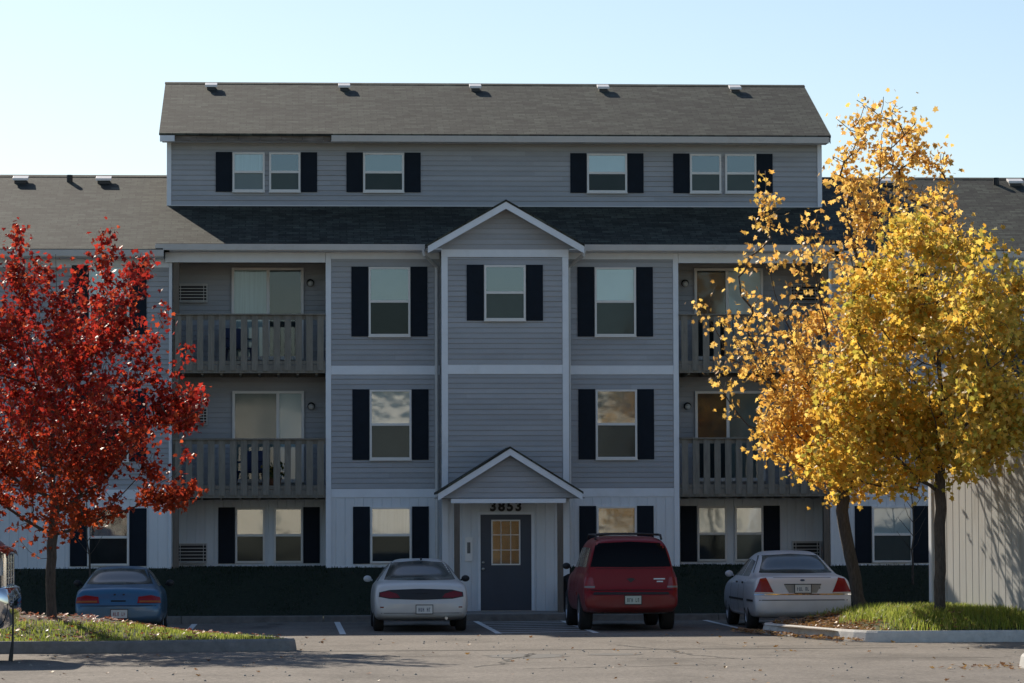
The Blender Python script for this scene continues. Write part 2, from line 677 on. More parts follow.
def resample(p, step):
    out = []
    n = len(p)
    for i in range(n):
        a, b_ = Vector(p[i]), Vector(p[(i + 1) % n])
        k = max(1, int((b_ - a).length / step))
        for j in range(k):
            out.append(tuple(a.lerp(b_, j / k)))
    return out


def edge_dist(p, poly):
    best = 1e9
    P = Vector(p)
    n = len(poly)
    for i in range(n):
        a, b_ = Vector(poly[i]), Vector(poly[(i + 1) % n])
        d = b_ - a
        t = max(0, min(1, (P - a).dot(d) / max(1e-9, d.dot(d))))
        best = min(best, (a + d * t - P).length)
    return best


def island(poly, hfun, name_k, name_l, mk, kerb_h=0.2):
    poly = chaikin(poly, 2)
    outer = resample(poly, 0.6)
    top_o = inset(outer, 0.05)
    top_i = inset(outer, 0.17)
    mb = MB()
    n = len(outer)
    rows = [[(x, y, gz(x) - 0.25) for x, y in outer + outer[:1]],
            [(x, y, gz(x) + 0.02) for x, y in outer + outer[:1]],
            [(x, y, gz(x) + kerb_h - 0.035) for x, y in inset(outer, 0.025) + inset(outer, 0.025)[:1]],
            [(x, y, gz(x) + kerb_h) for x, y in top_o + top_o[:1]],
            [(x, y, gz(x) + kerb_h) for x, y in top_i + top_i[:1]],
            [(x, y, gz(x) - 0.05) for x, y in top_i + top_i[:1]]]
    mb.grid(rows)
    struct(mb.build(name_k, mk, smooth=False))
    inn = inset(outer, 0.165)
    pts = [Vector(p) for p in inn]
    ne = len(pts)
    xs_ = [p[0] for p in inn]
    ys_ = [p[1] for p in inn]
    x = max(min(xs_), -24)
    while x < min(max(xs_), 24):
        y = min(ys_)
        while y < max(ys_):
            q = (x + random.uniform(-.08, .08), y + random.uniform(-.08, .08))
            if inside(q, inn) and edge_dist(q, inn) > 0.15:
                pts.append(Vector(q))
            y += 0.4
        x += 0.4
    r = delaunay_2d_cdt(pts, [], [list(range(ne))], 1, 1e-5)
    vs = []
    for p in r[0]:
        q = (p.x, p.y)
        vs.append((p.x, p.y, hfun(p.x, p.y, edge_dist(q, inn))))
    o = raw(name_l, vs, [tuple(f) for f in r[2]], M_TURF, smooth=True)
    struct(o)
    return inn


def h_left(x, y, d):
    m = exp(-((x + 9.6) / 3.2) ** 2 - ((y + 15.6) / 2.4) ** 2)
    return gz(x) + 0.16 + sst(d / 1.6) * (0.06 + 0.29 * m)


def h_right(x, y, d):
    return 0.17 + sst(d / 1.7) * 0.26


def h_near(x, y, d):
    return 0.17 + sst(d / 1.5) * 0.12


random.seed(11)
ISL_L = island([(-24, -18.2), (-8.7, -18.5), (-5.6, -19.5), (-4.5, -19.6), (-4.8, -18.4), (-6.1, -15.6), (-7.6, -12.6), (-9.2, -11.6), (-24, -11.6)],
               h_left, 'island_kerb', 'island_lawn', mat('shade_toned_kerb', (0.20, 0.195, 0.19), 0.9, 0.2, 6, bump=0.4, bscale=50, dirt=(0.14, 0.135, 0.125), dirt_scale=2.0))  # darker than the other kerbs: shadow on its front is put into the colour
ISL_R = island([(3.95, -11.5), (4.4, -13.8), (5.0, -16.6), (5.7, -17.3), (8.3, -17.0), (9.6, -18.8), (26, -20.5), (26, -3.2), (7.0, -3.2), (7.0, -10.2), (5.6, -10.95)],
               h_right, 'island_kerb', 'island_lawn', M_KERB)
ISL_N = island([(5.45, -27.8), (6.6, -29.2), (9, -29.8), (26, -30), (26, -25.4), (9, -25.8), (6.4, -26.4)],
               h_near, 'island_kerb', 'island_lawn', M_KERB)

# ================================================================== apartment building
BLD = thing('apartment_building', 'grey sided four storey apartment block with white trim and dark shutters', 'apartment building')


LAPR = random.Random(8)


def lap(mb, x0, x1, z0, z1, y, course=0.115, lip=0.014, axis='x', rake=None):
    """lap siding facing -Y; rake(z) -> (x0, x1) clips the course under a gable"""
    z = z0
    while z < z1 - 1e-4:
        t = min(z + course, z1)
        a0, a1 = (x0, x1) if rake is None else rake(z)
        b0, b1 = (x0, x1) if rake is None else rake(t)
        g = 0.016
        if rake is None and x1 - x0 > 1.5:
            cuts = [x0]
            q = x0 + LAPR.uniform(0.5, 3.7)
            while q < x1 - .3:
                cuts.append(q)
                q += 3.7
            cuts.append(x1)
            for c0, c1 in zip(cuts[:-1], cuts[1:]):
                dz = LAPR.uniform(-.0015, .0015)
                mb.face([(c0, y - lip - .008, z + g + dz), (c1, y - lip - .008, z + g + dz), (c1, y - lip * .5, t), (c0, y - lip * .5, t)])
        else:
            mb.face([(a0, y - lip - .008, z + g), (a1, y - lip - .008, z + g), (b1, y - lip * .5, t), (b0, y - lip * .5, t)])
        mb.face([(a0, y, z + g), (a1, y, z + g), (a1, y - lip - .008, z + g), (a0, y - lip - .008, z + g)])
        mb.face([(a0, y, z), (a1, y, z), (a1, y, z + g), (a0, y, z + g)])
        mb.face([(a0, y, z), (a1, y, z), (a1, y - lip * .5, z), (a0, y - lip * .5, z)])
        z = t


def lap_side(mb, y0, y1, z0, z1, x, sgn, course=0.115, lip=0.014):
    """lap siding facing sgn*X"""
    z = z0
    while z < z1 - 1e-4:
        t = min(z + course, z1)
        mb.face([(x + sgn * lip, y0, z), (x + sgn * lip, y1, z), (x + sgn * .001, y1, t), (x + sgn * .001, y0, t)])
        mb.face([(x, y0, z), (x, y1, z), (x + sgn * lip, y1, z), (x + sgn * lip, y0, z)])
        z = t


def vgroove(mb, x0, x1, z0, z1, y, pitch=0.203, g=0.014, dep=0.012):
    """vertical grooved panel siding facing -Y"""
    x = x0
    while x < x1 - 1e-4:
        e = min(x + pitch, x1)
        a, b_ = x + g / 2, e - g / 2
        mb.face([(a, y - dep, z0), (b_, y - dep, z0), (b_, y - dep, z1), (a, y - dep, z1)])
        mb.face([(x, y, z0), (a, y - dep, z0), (a, y - dep, z1), (x, y, z1)])
        mb.face([(b_, y - dep, z0), (e, y, z0), (e, y, z1), (b_, y - dep, z1)])
        x = e


def part(o, label=None):
    if label:
        o['label'] = label
    return o


ZB, Z1, Z1T, ZTOP = 0.9, 2.65, 2.84, 7.93     # bank, belt bottom, belt top, frieze bottom

# --- upper storey block
mb = MB()
lap(mb, -7.47, 7.47, 9.3, 10.76, 2.2)
for s in (-1, 1):
    lap_side(mb, 2.2, 9.8, 8.6, 10.76, 7.47 * s, s)
    # gable triangle
    z = 10.76
    while z < 12.4:
        t = z + 0.115
        f = lambda q: 0.5 + (q - 10.76) / 0.405
        ya, yb, yc, yd = 1.7 + f(z), 9.9 - f(z), 9.9 - f(t), 1.7 + f(t)
        if yc > yd:
            mb.face([(s * 7.484, ya, z), (s * 7.484, yb, z), (s * 7.471, yc, t), (s * 7.471, yd, t)])
        z = t
lap(mb, -7.47, 7.47, 8.6, 10.76, 9.815)
mb.build('wall', M_SID, BLD)
for s in (-1, 1):
    mb = MB()
    a, b_ = sorted((s * 7.40, s * 7.50))
    mb.box(a, b_, 2.15, 2.27, 9.26, 10.76)
    mb.build('corner_trim', M_TRIM, BLD)
mb = MB()
mb.box(-7.6, 7.6, 1.75, 2.2, 10.74, 10.757)
mb.build('soffit', M_TRIM, BLD)
# upper roof
def roof_slab(y0, z0, y1, z1, x0, x1, th=0.05):
    mb.prism([(x0, y0, z0), (x0, y1, z1), (x0, y1, z1 - th), (x0, y0, z0 - th)], (x1 - x0, 0, 0))


mb = MB()
roof_slab(1.66, 10.90, 5.8, 12.57, -7.66, 7.64)
mb.build('roof', M_ROOF, BLD)
mb = MB()
roof_slab(9.94, 10.90, 5.802, 12.57, -7.66, 7.64)
mb.build('roof', M_ROOF, BLD)
mb = MB()
roof_slab(5.66, 10.90 + .4034 * 4.0 + .012, 5.8, 12.582, -7.67, 7.65, .012)
roof_slab(5.94, 10.90 + .4034 * 4.0 + .012, 5.8, 12.582, -7.67, 7.65, .012)
mb.build('ridge_cap', M_ROOF, BLD)
# exposed fascia at the left where the gutter is gone, white metal elsewhere
mb = MB()
x = -7.3
for k in range(8):
    x2 = min(x + 0.48, -3.78)
    mb.box(x, x2 - 0.004, 1.72 + 0.006 * (k % 3), 1.748, 10.725, 10.85)
    x = x2
part(mb.build('bare_fascia', M_BRN, BLD), 'bare stained fascia boards where the gutter is missing')
mb = MB()
mb.box(-7.64, -7.31, 1.66, 1.75, 10.715, 10.86)
mb.build('fascia', M_TRIM, BLD)
for s, xx in ((-1, -7.64), (1, 7.62)):
    mb = MB()
    # rake boards along the gable ends
    mb.prism([(xx, 1.7, 10.72), (xx, 5.8, 12.38), (xx, 9.9, 10.72), (xx, 9.9, 10.85), (xx, 5.8, 12.51), (xx, 1.7, 10.85)], (0.02, 0, 0))
    mb.build('rake_board', M_TRIM, BLD)
mb = MB()
prof = [(1.75, 10.725), (1.66, 10.725), (1.615, 10.86), (1.75, 10.86)]
mb.prism([(-3.77, y, z) for y, z in prof], (11.36, 0, 0))
mb.build('gutter', M_GUT, BLD)

# --- lower roofs
PL = 0.4
zl = lambda y: 8.24 + PL * (y + 0.5)
mb = MB()
roof_slab(-0.54, zl(-0.54), 2.19, zl(2.19), -7.64, 7.54)
mb.build('roof', M_ROOF, BLD)
mb = MB()
roof_slab(12.6, zl(-0.54), 9.83, zl(2.19), -7.64, 7.54)
mb.build('roof', M_ROOF, BLD)
mb = MB()
th = 0.05
for s in (-1, 1):
    ef, ap = (s * 1.72, -1.36, 8.16), (0, -1.36, 9.14)
    apb, eb = (0, 1.76, 9.14), (s * 1.72, -0.3, 8.16)
    mb.prism([ef, ap, apb, eb], (0, 0, -th))
mb.build('roof', M_ROOF, BLD)
zw = lambda y: 8.34 + PL * y
for x0, x1 in ((-34, -7.49), (7.49, 34)):
    mb = MB()
    roof_slab(-0.6, zw(-0.6), 4.75, zw(4.75), x0, x1)
    mb.build('roof', M_ROOF, BLD)
    mb = MB()
    roof_slab(10.1, zw(-0.6), 4.752, zw(4.75), x0, x1)
    mb.build('roof', M_ROOF, BLD)
    mb = MB()
    roof_slab(4.6, zw(4.6) + .012, 4.75, zw(4.75) + .012, x0, x1, .012)
    roof_slab(4.9, zw(4.6) + .012, 4.75, zw(4.75) + .012, x0, x1, .012)
    mb.build('ridge_cap', M_ROOF, BLD)
# flashing line at foot of upper wall
mb = MB()
mb.box(-7.45, 7.45, 2.13, 2.184, 9.285, 9.315)
mb.build('flashing', M_GUT, BLD)

# --- gutters of the lower eaves
mb = MB()
def gutter(x0, x1, yb, zt, h=0.13):
    mb.prism([(x0, yb, zt - h), (x0, yb - 0.08, zt - h), (x0, yb - 0.12, zt), (x0, yb, zt)], (x1 - x0, 0, 0))


gutter(-7.66, -1.74, -0.46, 8.215)
gutter(1.74, 7.56, -0.46, 8.215)
gutter(-34, -7.47, -0.53, 8.08, 0.14)
gutter(7.47, 34, -0.53, 8.08, 0.14)
mb.build('gutter', M_GUT, BLD)
mb = MB()
for s in (-1, 1):
    a, b_ = sorted((s * 1.42, s * 7.35))
    mb.box(a, b_, -0.459, -0.03, 8.075, 8.095)         # soffit
mb.box(-34, -7.48, -0.529, 0.09, 7.925, 7.94)
mb.box(7.44, 34, -0.529, 0.09, 7.925, 7.94)
mb.build('soffit', M_TRIM, BLD)

# --- side bays, centre bay, recessed walls, wings (upper siding)
mb = MB()
for s in (-1, 1):
    a, b_ = sorted((s * 1.37, s * 3.9))
    lap(mb, a, b_, Z1T, 5.37, 0)
    lap(mb, a, b_, 5.56, 7.95, 0)
    lap_side(mb, 0.0, 1.5, Z1T, 7.95, s * 3.9, s)                # cheek to the balcony
    lap_side(mb, -0.9, 0.0, Z1T, 7.95, s * 1.37, s)              # return of the centre bay
    a, b_ = sorted((s * 3.9, s * 7.4))
    lap(mb, a, b_, 2.84, 7.98, 1.5)
    lap_side(mb, 0.1, 1.5, 2.6, 7.98, s * 7.33, -s)
    a, b_ = sorted((s * 7.36, s * 34))
    lap(mb, a, b_, 2.82, 7.8, 0.1)
lap(mb, -1.37, 1.37, 2.6, 5.35, -0.9)
lap(mb, -1.37, 1.37, 5.54, 7.9, -0.9)
mb.build('wall', M_SID, BLD)
mb = MB()
lap(mb, -1.5, 1.5, 8.06, 9.05, -0.93, rake=lambda z: (-max(0.0, 1.69 - (z - 8.1) / 0.57), max(0.0, 1.69 - (z - 8.1) / 0.57)))
mb.build('gable_wall', M_SID, BLD)

# --- ground storey grooved white siding
mb = MB()
for s in (-1, 1):
    a, b_ = sorted((s * 1.37, s * 3.9))
    vgroove(mb, a, b_, 1.12, Z1, 0)
    a, b_ = sorted((s * 3.9, s * 7.42))
    vgroove(mb, a, b_, 1.12, 2.84, 1.5)
    a, b_ = sorted((s * 7.36, s * 34))
    vgroove(mb, a, b_, 1.10, 2.64, 0.1)
    mb.box(min(s * 3.895, s * 3.88), max(s * 3.895, s * 3.88), 0.0, 1.5, 1.0, Z1)
    mb.box(min(s * 1.37, s * 1.35), max(s * 1.37, s * 1.35), -0.89, 0.0, 0.0, 2.84)
vgroove(mb, -1.37, 1.37, 0.16, 2.62, -0.9)
mb.build('wall', M_WSID, BLD)
# closed core behind the claddings
mb = MB()
mb.box(-3.86, 3.86, 0.02, 11.9, 0.0, 8.06)
mb.box(-7.38, -3.86, 1.52, 11.9, 0.0, 8.06)
mb.box(3.86, 7.38, 1.52, 11.9, 0.0, 8.06)
mb.box(-1.34, 1.34, -0.87, 0.02, 0.0, 8.06)
mb.box(-34, -7.35, 0.12, 9.5, 0.0, 8.06)
mb.box(7.35, 34, 0.12, 9.5, 0.0, 8.06)
mb.box(-7.44, 7.44, 2.23, 9.78, 8.0, 10.74)
mb.build('wall', M_SID, BLD)

# --- white trim: belts, corner boards, friezes
mb = MB()
P = 0.03
for s in (-1, 1):
    a, b_ = sorted((s * 1.40, s * 3.80))
    mb.box(a, b_, -P, 0, 5.365, 5.565)
    mb.box(a, b_, -P, 0, Z1, Z1T)
    mb.box(a, b_, -P, 0, 7.93, 8.075)
    a, b_ = sorted((s * 3.802, s * 3.92))
    mb.box(a, b_, -P - 0.008, 0.12, 1.1, 8.07)
    a, b_ = sorted((s * 1.26, s * 1.395))
    mb.box(a, b_, -0.9 - P - 0.008, -0.8, 0.16, 7.905)
    # wing belt, frieze, corner
    a, b_ = sorted((s * 7.377, s * 34))
    mb.box(a, b_, 0.1 - P, 0.1, 2.63, 2.84)
    mb.box(a, b_, 0.1 - P, 0.1, 7.74, 7.924)
    a, b_ = sorted((s * 7.305, s * 7.375))
    mb.box(a, b_, 0.1 - P - .006, 0.2, 1.08, 7.924)
    # balcony header
    a, b_ = sorted((s * 3.925, s * 7.46))
    mb.box(a, b_, -0.02, 0.06, 7.85, 8.075)
    # sill line where the siding stops
    a, b_ = sorted((s * 1.40, s * 3.80))
    mb.box(a, b_, -0.022, 0, 1.10, 1.155)
    a, b_ = sorted((s * 3.925, s * 7.30))
    mb.box(a, b_, 1.478, 1.5, 1.09, 1.15)
    a, b_ = sorted((s * 7.377, s * 34))
    mb.box(a, b_, 0.078, 0.1, 1.06, 1.125)
mb.box(-1.258, 1.258, -0.9 - P, -0.9, 5.34, 5.545)
mb.box(-1.40, 1.40, -0.9 - P - .01, -0.88, 7.907, 8.10)
mb.build('trim', M_TRIM, BLD, bevel=0.004)
# gable rake boards and soffit of the centre bay
mb = MB()
def rake_board(mb, ex, ez, az, y0, y1, h):
    for s in (-1, 1):
        mb.prism([(s * ex, y0, ez), (0, y0, az), (0, y0, az - h), (s * ex, y0, ez - h)], (0, y1 - y0, 0))


rake_board(mb, 1.71, 8.13, 9.105, -1.35, -1.31, 0.17)
mb.build('rake_board', M_TRIM, BLD)
mb = MB()
for s in (-1, 1):
    mb.face([(s * 1.68, -1.31, 8.10), (0, -1.31, 9.05), (0, -0.94, 9.05), (s * 1.68, -0.94, 8.10)])
    a, b_ = sorted((s * 1.40, s * 1.68))
    mb.box(a, b_, -1.31, -0.46, 8.045, 8.06)
    mb.face([(s * 1.40, -0.93, 8.06), (s * 1.68, -0.93, 8.06), (s * 1.40, -0.93, 8.22)])
mb.build('soffit', M_TRIM, BLD)

# downspouts with elbows
for s in (-1, 1):
    mb = MB()
    mb.tube([(s * 1.78, -0.56, 8.10), (s * 1.76, -0.56, 7.98), (s * 1.55, -0.2, 7.82), (s * 1.47, -0.06, 7.74), (s * 1.47, -0.06, 5.0), (s * 1.47, -0.06, 1.2), (s * 1.47, -0.16, 1.08)],
            0.04, 6)
    mb.build('downspout', M_GUT, BLD, smooth=False)


# --- windows
def window(x0, x1, z0, z1, y, up='blind', lo='dark', shut=(1, 1), sw=0.37, sill=True, wavy=None):
    """double hung window proud of the siding; frame is the part, the rest its sub-parts"""
    mb = MB()
    D = 0.075
    ft = 0.045
    yf = y - D
    zm = (z0 + z1) / 2
    mb.box(x0, x0 + ft, yf, y, z0, z1)
    mb.box(x1 - ft, x1, yf, y, z0, z1)
    mb.box(x0 + ft, x1 - ft, yf, y, z1 - ft, z1)
    mb.box(x0 + ft, x1 - ft, yf, y, z0, z0 + ft)
    mb.box(x0 + ft, x1 - ft, yf + 0.008, y - 0.02, zm - 0.028, zm + 0.028)
    if sill:
        mb.box(x0 - 0.01, x1 + 0.01, yf - 0.015, y, z0 - 0.03, z0 - 0.001)
    w = mb.build('window', M_FRAME, BLD, bevel=0.004)
    for (za, zb, kind, dy) in ((zm + 0.028, z1 - ft, up, 0.032), (z0 + ft, zm - 0.028, lo, 0.022)):
        mb = MB()
        yy = y - dy - 0.026
        mb.face([(x0 + ft, yy, za), (x1 - ft, yy, za), (x1 - ft, yy, zb), (x0 + ft, yy, zb)])
        mb.build('pane', M_SCREENGLASS if dy < 0.03 else (M_GLASS if z0 > 5 else M_GLASS_LOW), w)
        mb = MB()
        yy = y - 0.036
        mb.box(x0 + ft + .001, x1 - ft - .001, yy, yy + 0.006, za + .001, zb - .001)
        mb.build('blind' if kind in ('blind', 'tan') else ('curtain' if kind == 'curtain' else 'dark_interior'),
                 {'blind': M_BLIND, 'tan': M_BLIND2, 'curtain': M_CURT, 'dark': M_DARKIN}[kind], w)
    for side, on in zip((-1, 1), shut):
        if not on:
            continue
        a = x0 - sw - 0.012 if side < 0 else x1 + 0.012
        mb = MB()
        ys = y - 0.045
        st = 0.05
        mb.box(a, a + sw, ys + .008, y - .002, z0 - .01, z1 + .01)
        zm2 = (z0 + z1) / 2
        for p0, p1 in ((z0 + .04, zm2 - .02), (zm2 + .02, z1 - .04)):
            mb.box(a + .045, a + sw - .045, ys + .003, ys + .0079, p0, p1)
        mb.build('shutter', M_SHUT, w)
    return w


# top storey
UZ0, UZ1, UY = 9.63, 10.52, 2.2
window(-6.01, -5.28, UZ0, UZ1, UY, 'curtain', 'blind', (1, 0))
window(-5.18, -4.47, UZ0, UZ1, UY, 'dark', 'tan', (0, 1))
window(-3.04, -2.11, UZ0, UZ1, UY, 'tan', 'dark')
window(2.08, 3.0, UZ0, UZ1, UY, 'blind', 'dark')
window(4.45, 5.17, UZ0, UZ1, UY, 'dark', 'tan', (1, 0))
window(5.26, 5.98, UZ0, UZ1, UY, 'dark', 'tan', (0, 1))
# third storey
window(-2.97, -2.05, 6.22, 7.75, 0, 'tan', 'dark')
window(2.05, 2.97, 6.22, 7.75, 0, 'blind', 'tan')
window(-0.46, 0.45, 6.52, 7.73, -0.9, 'dark', 'tan')
# second storey
window(-2.95, -2.03, 3.49, 5.03, 0, 'blind', 'tan')
window(2.06, 2.98, 3.49, 5.03, 0, 'tan', 'tan')
# ground storey
window(-2.94, -2.03, 1.2, 2.44, 0, 'curtain', 'dark', sill=False)
window(2.07, 2.96, 1.2, 2.44, 0, 'dark', 'dark', sill=False)
window(-5.93, -5.27, 1.2, 2.44, 1.5, 'tan', 'dark', (1, 0), sill=False)
window(-5.07, -4.42, 1.2, 2.44, 1.5, 'tan', 'dark', (0, 1), sill=False)
window(4.49, 5.16, 1.2, 2.44, 1.5, 'blind', 'dark', (1, 0), sill=False)
window(5.34, 5.99, 1.2, 2.44, 1.5, 'blind', 'tan', (0, 1), sill=False)
# wings
for (a, b_, z0, z1, u, l_) in ((-9.13, -8.25, 6.27, 7.78, 'blind', 'dark'), (-9.13, -8.25, 3.47, 5.0, 'tan', 'dark'), (-9.15, -8.24, 1.17, 2.42, 'dark', 'dark'),
                               (-13.4, -12.5, 6.27, 7.78, 'blind', 'tan'), (-13.4, -12.5, 3.47, 5.0, 'tan', 'dark'), (-13.4, -12.5, 1.17, 2.42, 'dark', 'dark')):
    window(a, b_, z0, z1, 0.1, u, l_, sill=z0 > 2)
    window(-b_, -a, z0, z1, 0.1, 'blind' if u == 'dark' else u, 'tan' if l_ == 'dark' else l_, sill=z0 > 2)

# --- sliding doors on the balconies
def slider(x0, x1, z0, z1, y, left, right, split):
    mb = MB()
    ft = 0.06
    xm = split
    mb.box(x0, x0 + ft, y - 0.09, y, z0, z1)
    mb.box(x1 - ft, x1, y - 0.09, y, z0, z1)
    mb.box(x0 + ft, x1 - ft, y - 0.09, y, z1 - ft, z1)
    mb.box(x0 + ft, x1 - ft, y - 0.09, y, z0, z0 + 0.08)
    mb.box(xm - 0.035, xm + 0.035, y - 0.08, y - 0.01, z0 + .08, z1 - ft)
    d = mb.build('sliding_door', M_FRAME, BLD, bevel=0.004)
    for a, b_, k in ((x0 + ft, xm - 0.035, left), (xm + 0.035, x1 - ft, right)):
        mb = MB()
        mb.face([(a, y - 0.05, z0 + .08), (b_, y - 0.05, z0 + .08), (b_, y - 0.05, z1 - ft), (a, y - 0.05, z1 - ft)])
        mb.build('pane', M_GLASS_DOOR, d)
        mb = MB()
        mb.box(a + .001, b_ - .001, y - 0.036, y - 0.028, z0 + .081, z1 - ft - .001)
        mb.build('curtain' if k != 'dark' else 'dark_interior', {'curtain': M_CURT, 'dark': M_DARKIN, 'blind': M_BLIND, 'tan': M_BLIND2}[k], d)


slider(-6.02, -4.40, 5.76, 7.84, 1.5, 'curtain', 'dark', -5.2)
slider(-6.0, -4.39, 3.0, 5.06, 1.5, 'tan', 'blind', -4.98)
slider(4.45, 6.02, 5.76, 7.84, 1.5, 'dark', 'blind', 5.2)
slider(4.45, 6.05, 3.0, 5.05, 1.5, 'dark', 'tan', 5.2)

# --- balconies: deck part with railing and posts as sub-parts
random.seed(3)
for s in (-1, 1):
    for zf, slat0 in ((5.42, 5.46), (2.67, 2.70)):
        a, b_ = sorted((s * 3.93, s * 7.285))
        mb = MB()
        mb.box(a, b_, -0.007, 1.49, zf + 0.06, zf + 0.14)
        mb.box(a, b_, -0.05, -0.008, zf - 0.02, zf + 0.16)
        mb.box(a, b_, 1.42, 1.48, zf - 0.05, zf + 0.058)
        x = a + 0.2
        while x < b_:
            mb.box(x, x + 0.045, 0.022, 1.418, zf - 0.06, zf + 0.058)
            x += 0.42
        k = mb.build('balcony', M_WOOD, BLD)
        mb = MB()
        top = zf + 1.29
        mb.box(a, b_, -0.13, 0.03, top - 0.03, top)
        mb.box(a, b_, -0.05, -0.012, top - 0.13, top - 0.032)
        mb.box(a, b_, -0.05, -0.012, zf + 0.17, zf + 0.25)
        x = a + 0.05
        while x < b_ - 0.1:
            w = 0.142 + random.uniform(-.006, .006)
            t = random.uniform(-.006, .006)
            dy = random.uniform(-.004, .004)
            mb.prism([(x, -0.085 + dy, zf + 0.03 + t), (x + w, -0.085 + dy, zf + 0.03 + t), (x + w + t, -0.085 + dy, top - 0.033), (x + t, -0.085 + dy, top - 0.033)], (0, 0.032, 0))
            x += 0.2405
        mb.build('railing', M_WOOD, k)
    mb = MB()
    px = s * 7.215
    mb.box(px - 0.065, px + 0.065, -0.005, 0.15, 0.6, 7.85)
    mb.build('balcony_post', M_POST, BLD, bevel=0.006)

# --- air conditioner sleeves
def air_conditioner(x0, x1, z0, z1, y):
    mb = MB()
    d = 0.16
    mb.box(x0, x1, y - d, y, z0, z0 + 0.02)
    mb.box(x0, x1, y - d, y, z1 - 0.02, z1)
    mb.box(x0, x0 + 0.02, y - d, y, z0 + .02, z1 - .02)
    mb.box(x1 - 0.02, x1, y - d, y, z0 + .02, z1 - .02)
    a = mb.build('air_conditioner', M_ACM, BLD)
    mb = MB()
    n = 6
    for i in range(n):
        zz = z0 + 0.04 + (z1 - z0 - 0.08) * i / (n - 1)
        mb.box(x0 + .021, x1 - .021, y - d + .012, y - d + .03, zz - 0.008, zz + 0.008)
    for q in (0.12, 0.88):
        xx = x0 + (x1 - x0) * q
        mb.box(xx - .006, xx + .006, y - d + .004, y - d + .011, z0 + .021, z1 - .021)
    mb.build('grille', M_ACM, a)
    mb = MB()
    mb.box(x0 + .021, x1 - .021, y - d + .07, y - 0.001, z0 + .021, z1 - .021)
    mb.build('coil', M_BLK, a)


for z0, z1 in ((7.05, 7.47), (4.3, 4.70), (1.2, 1.65)):
    air_conditioner(-7.24, -6.56, z0, z1, 1.5)
    air_conditioner(6.64, 7.28, z0, z1, 1.5)

# --- wall lamps beside the sliders
M_LAMP = mat('lamp_glass', (0.55, 0.55, 0.52), 0.35)
for x, z in ((-4.25, 7.5), (-4.23, 4.72), (4.24, 7.5), (4.28, 4.71)):
    mb = MB()
    mb.lathe((x, 1.49, z), (0, -1, 0), [(0.0, 0), (0.075, 0), (0.085, 0.02), (0.085, 0.06), (0.06, 0.07), (0, 0.07)], 16)
    lp = mb.build('wall_lamp', M_BLK, BLD, smooth=True)
    mb = MB()
    mb.lathe((x, 1.418, z - 0.02), (0, -1, 0), [(0.058, 0), (0.068, 0.03), (0.055, 0.07), (0.03, 0.09), (0, 0.095)], 16)
    mb.build('lamp_globe', M_LAMP, lp, smooth=True)

# --- roof vents and pipes
def roof_vent(x, y, z, w=0.3, d=0.28):
    mb = MB()
    mb.prism([(x - w / 2, y - d / 2, z + 0.03), (x - w / 2, y - d / 2, z + 0.085), (x - w / 2 + 0.0, y + d / 2, z + 0.17), (x - w / 2, y + d / 2, z + 0.12)], (w, 0, 0))
    v = mb.build('roof_vent', M_VENT, BLD, bevel=0.006)
    mb = MB()
    mb.box(x - w / 2 + .04, x + w / 2 - .04, y - d / 2 + .05, y + d / 2 - .02, z - 0.12, z + 0.05)
    mb.build('vent_neck', M_PLASTIC_DK, v)


zu = lambda y: 10.90 + (12.57 - 10.90) / (5.8 - 1.66) * (y - 1.66)
for x in (-6.56, -3.42, -0.31, 2.74, 5.90):
    roof_vent(x, 5.25, zu(5.25), 0.28)
for x in (-10.95, -9.03, -14.2, 9.35, 12.42, 15.5):
    roof_vent(x, 4.2, zw(4.2), 0.36)
mb = MB()
mb.tube([(-9.82, 4.25, zw(4.25) - .1), (-9.82, 4.25, zw(4.25) + .16)], 0.07, 10)
mb.build('vent_pipe', M_BLK, BLD)
mb = MB()
mb.tube([(11.98, 4.25, zw(4.25) - .1), (11.98, 4.25, zw(4.25) + .16)], 0.07, 10)
mb.build('vent_pipe', M_BLK, BLD)

# --- porch
mb = MB()
for s in (-1, 1):
    mb.prism([(s * 1.57, -2.55, 2.745), (0, -2.55, 3.72), (0, -0.915, 3.72), (s * 1.57, -0.915, 2.745)], (0, 0, -0.045))
porch = mb.build('porch', M_ROOF, BLD)
mb = MB()
rake_board(mb, 1.55, 2.715, 3.68, -2.535, -2.49, 0.15)
mb.build('rake_board', M_TRIM, porch)
mb = MB()
lap(mb, -1.3, 1.3, 2.605, 3.58, -2.3, rake=lambda z: (-max(0.0, 1.62 - (z - 2.605) / 0.615), max(0.0, 1.62 - (z - 2.605) / 0.615)))
mb.face([(-1.6, -2.28, 2.6), (1.6, -2.28, 2.6), (0, -2.28, 3.58)])
mb.build('gable_wall', M_SID, porch)
mb = MB()
mb.box(-1.27, 1.2, -2.44, -2.31, 2.505, 2.60)
mb.build('beam', M_TRIM, porch, bevel=0.005)
mb = MB()
mb.box(-1.55, 1.55, -2.3, -0.92, 2.61, 2.625)
mb.build('soffit', mat('porch_soffit', (0.35, 0.34, 0.32), 0.8), porch)
for x in (-1.14, 1.08):
    mb = MB()
    mb.box(x - 0.06, x + 0.06, -2.43, -2.31, 0.16, 2.504)
    mb.build('post', M_POST, porch, bevel=0.006)
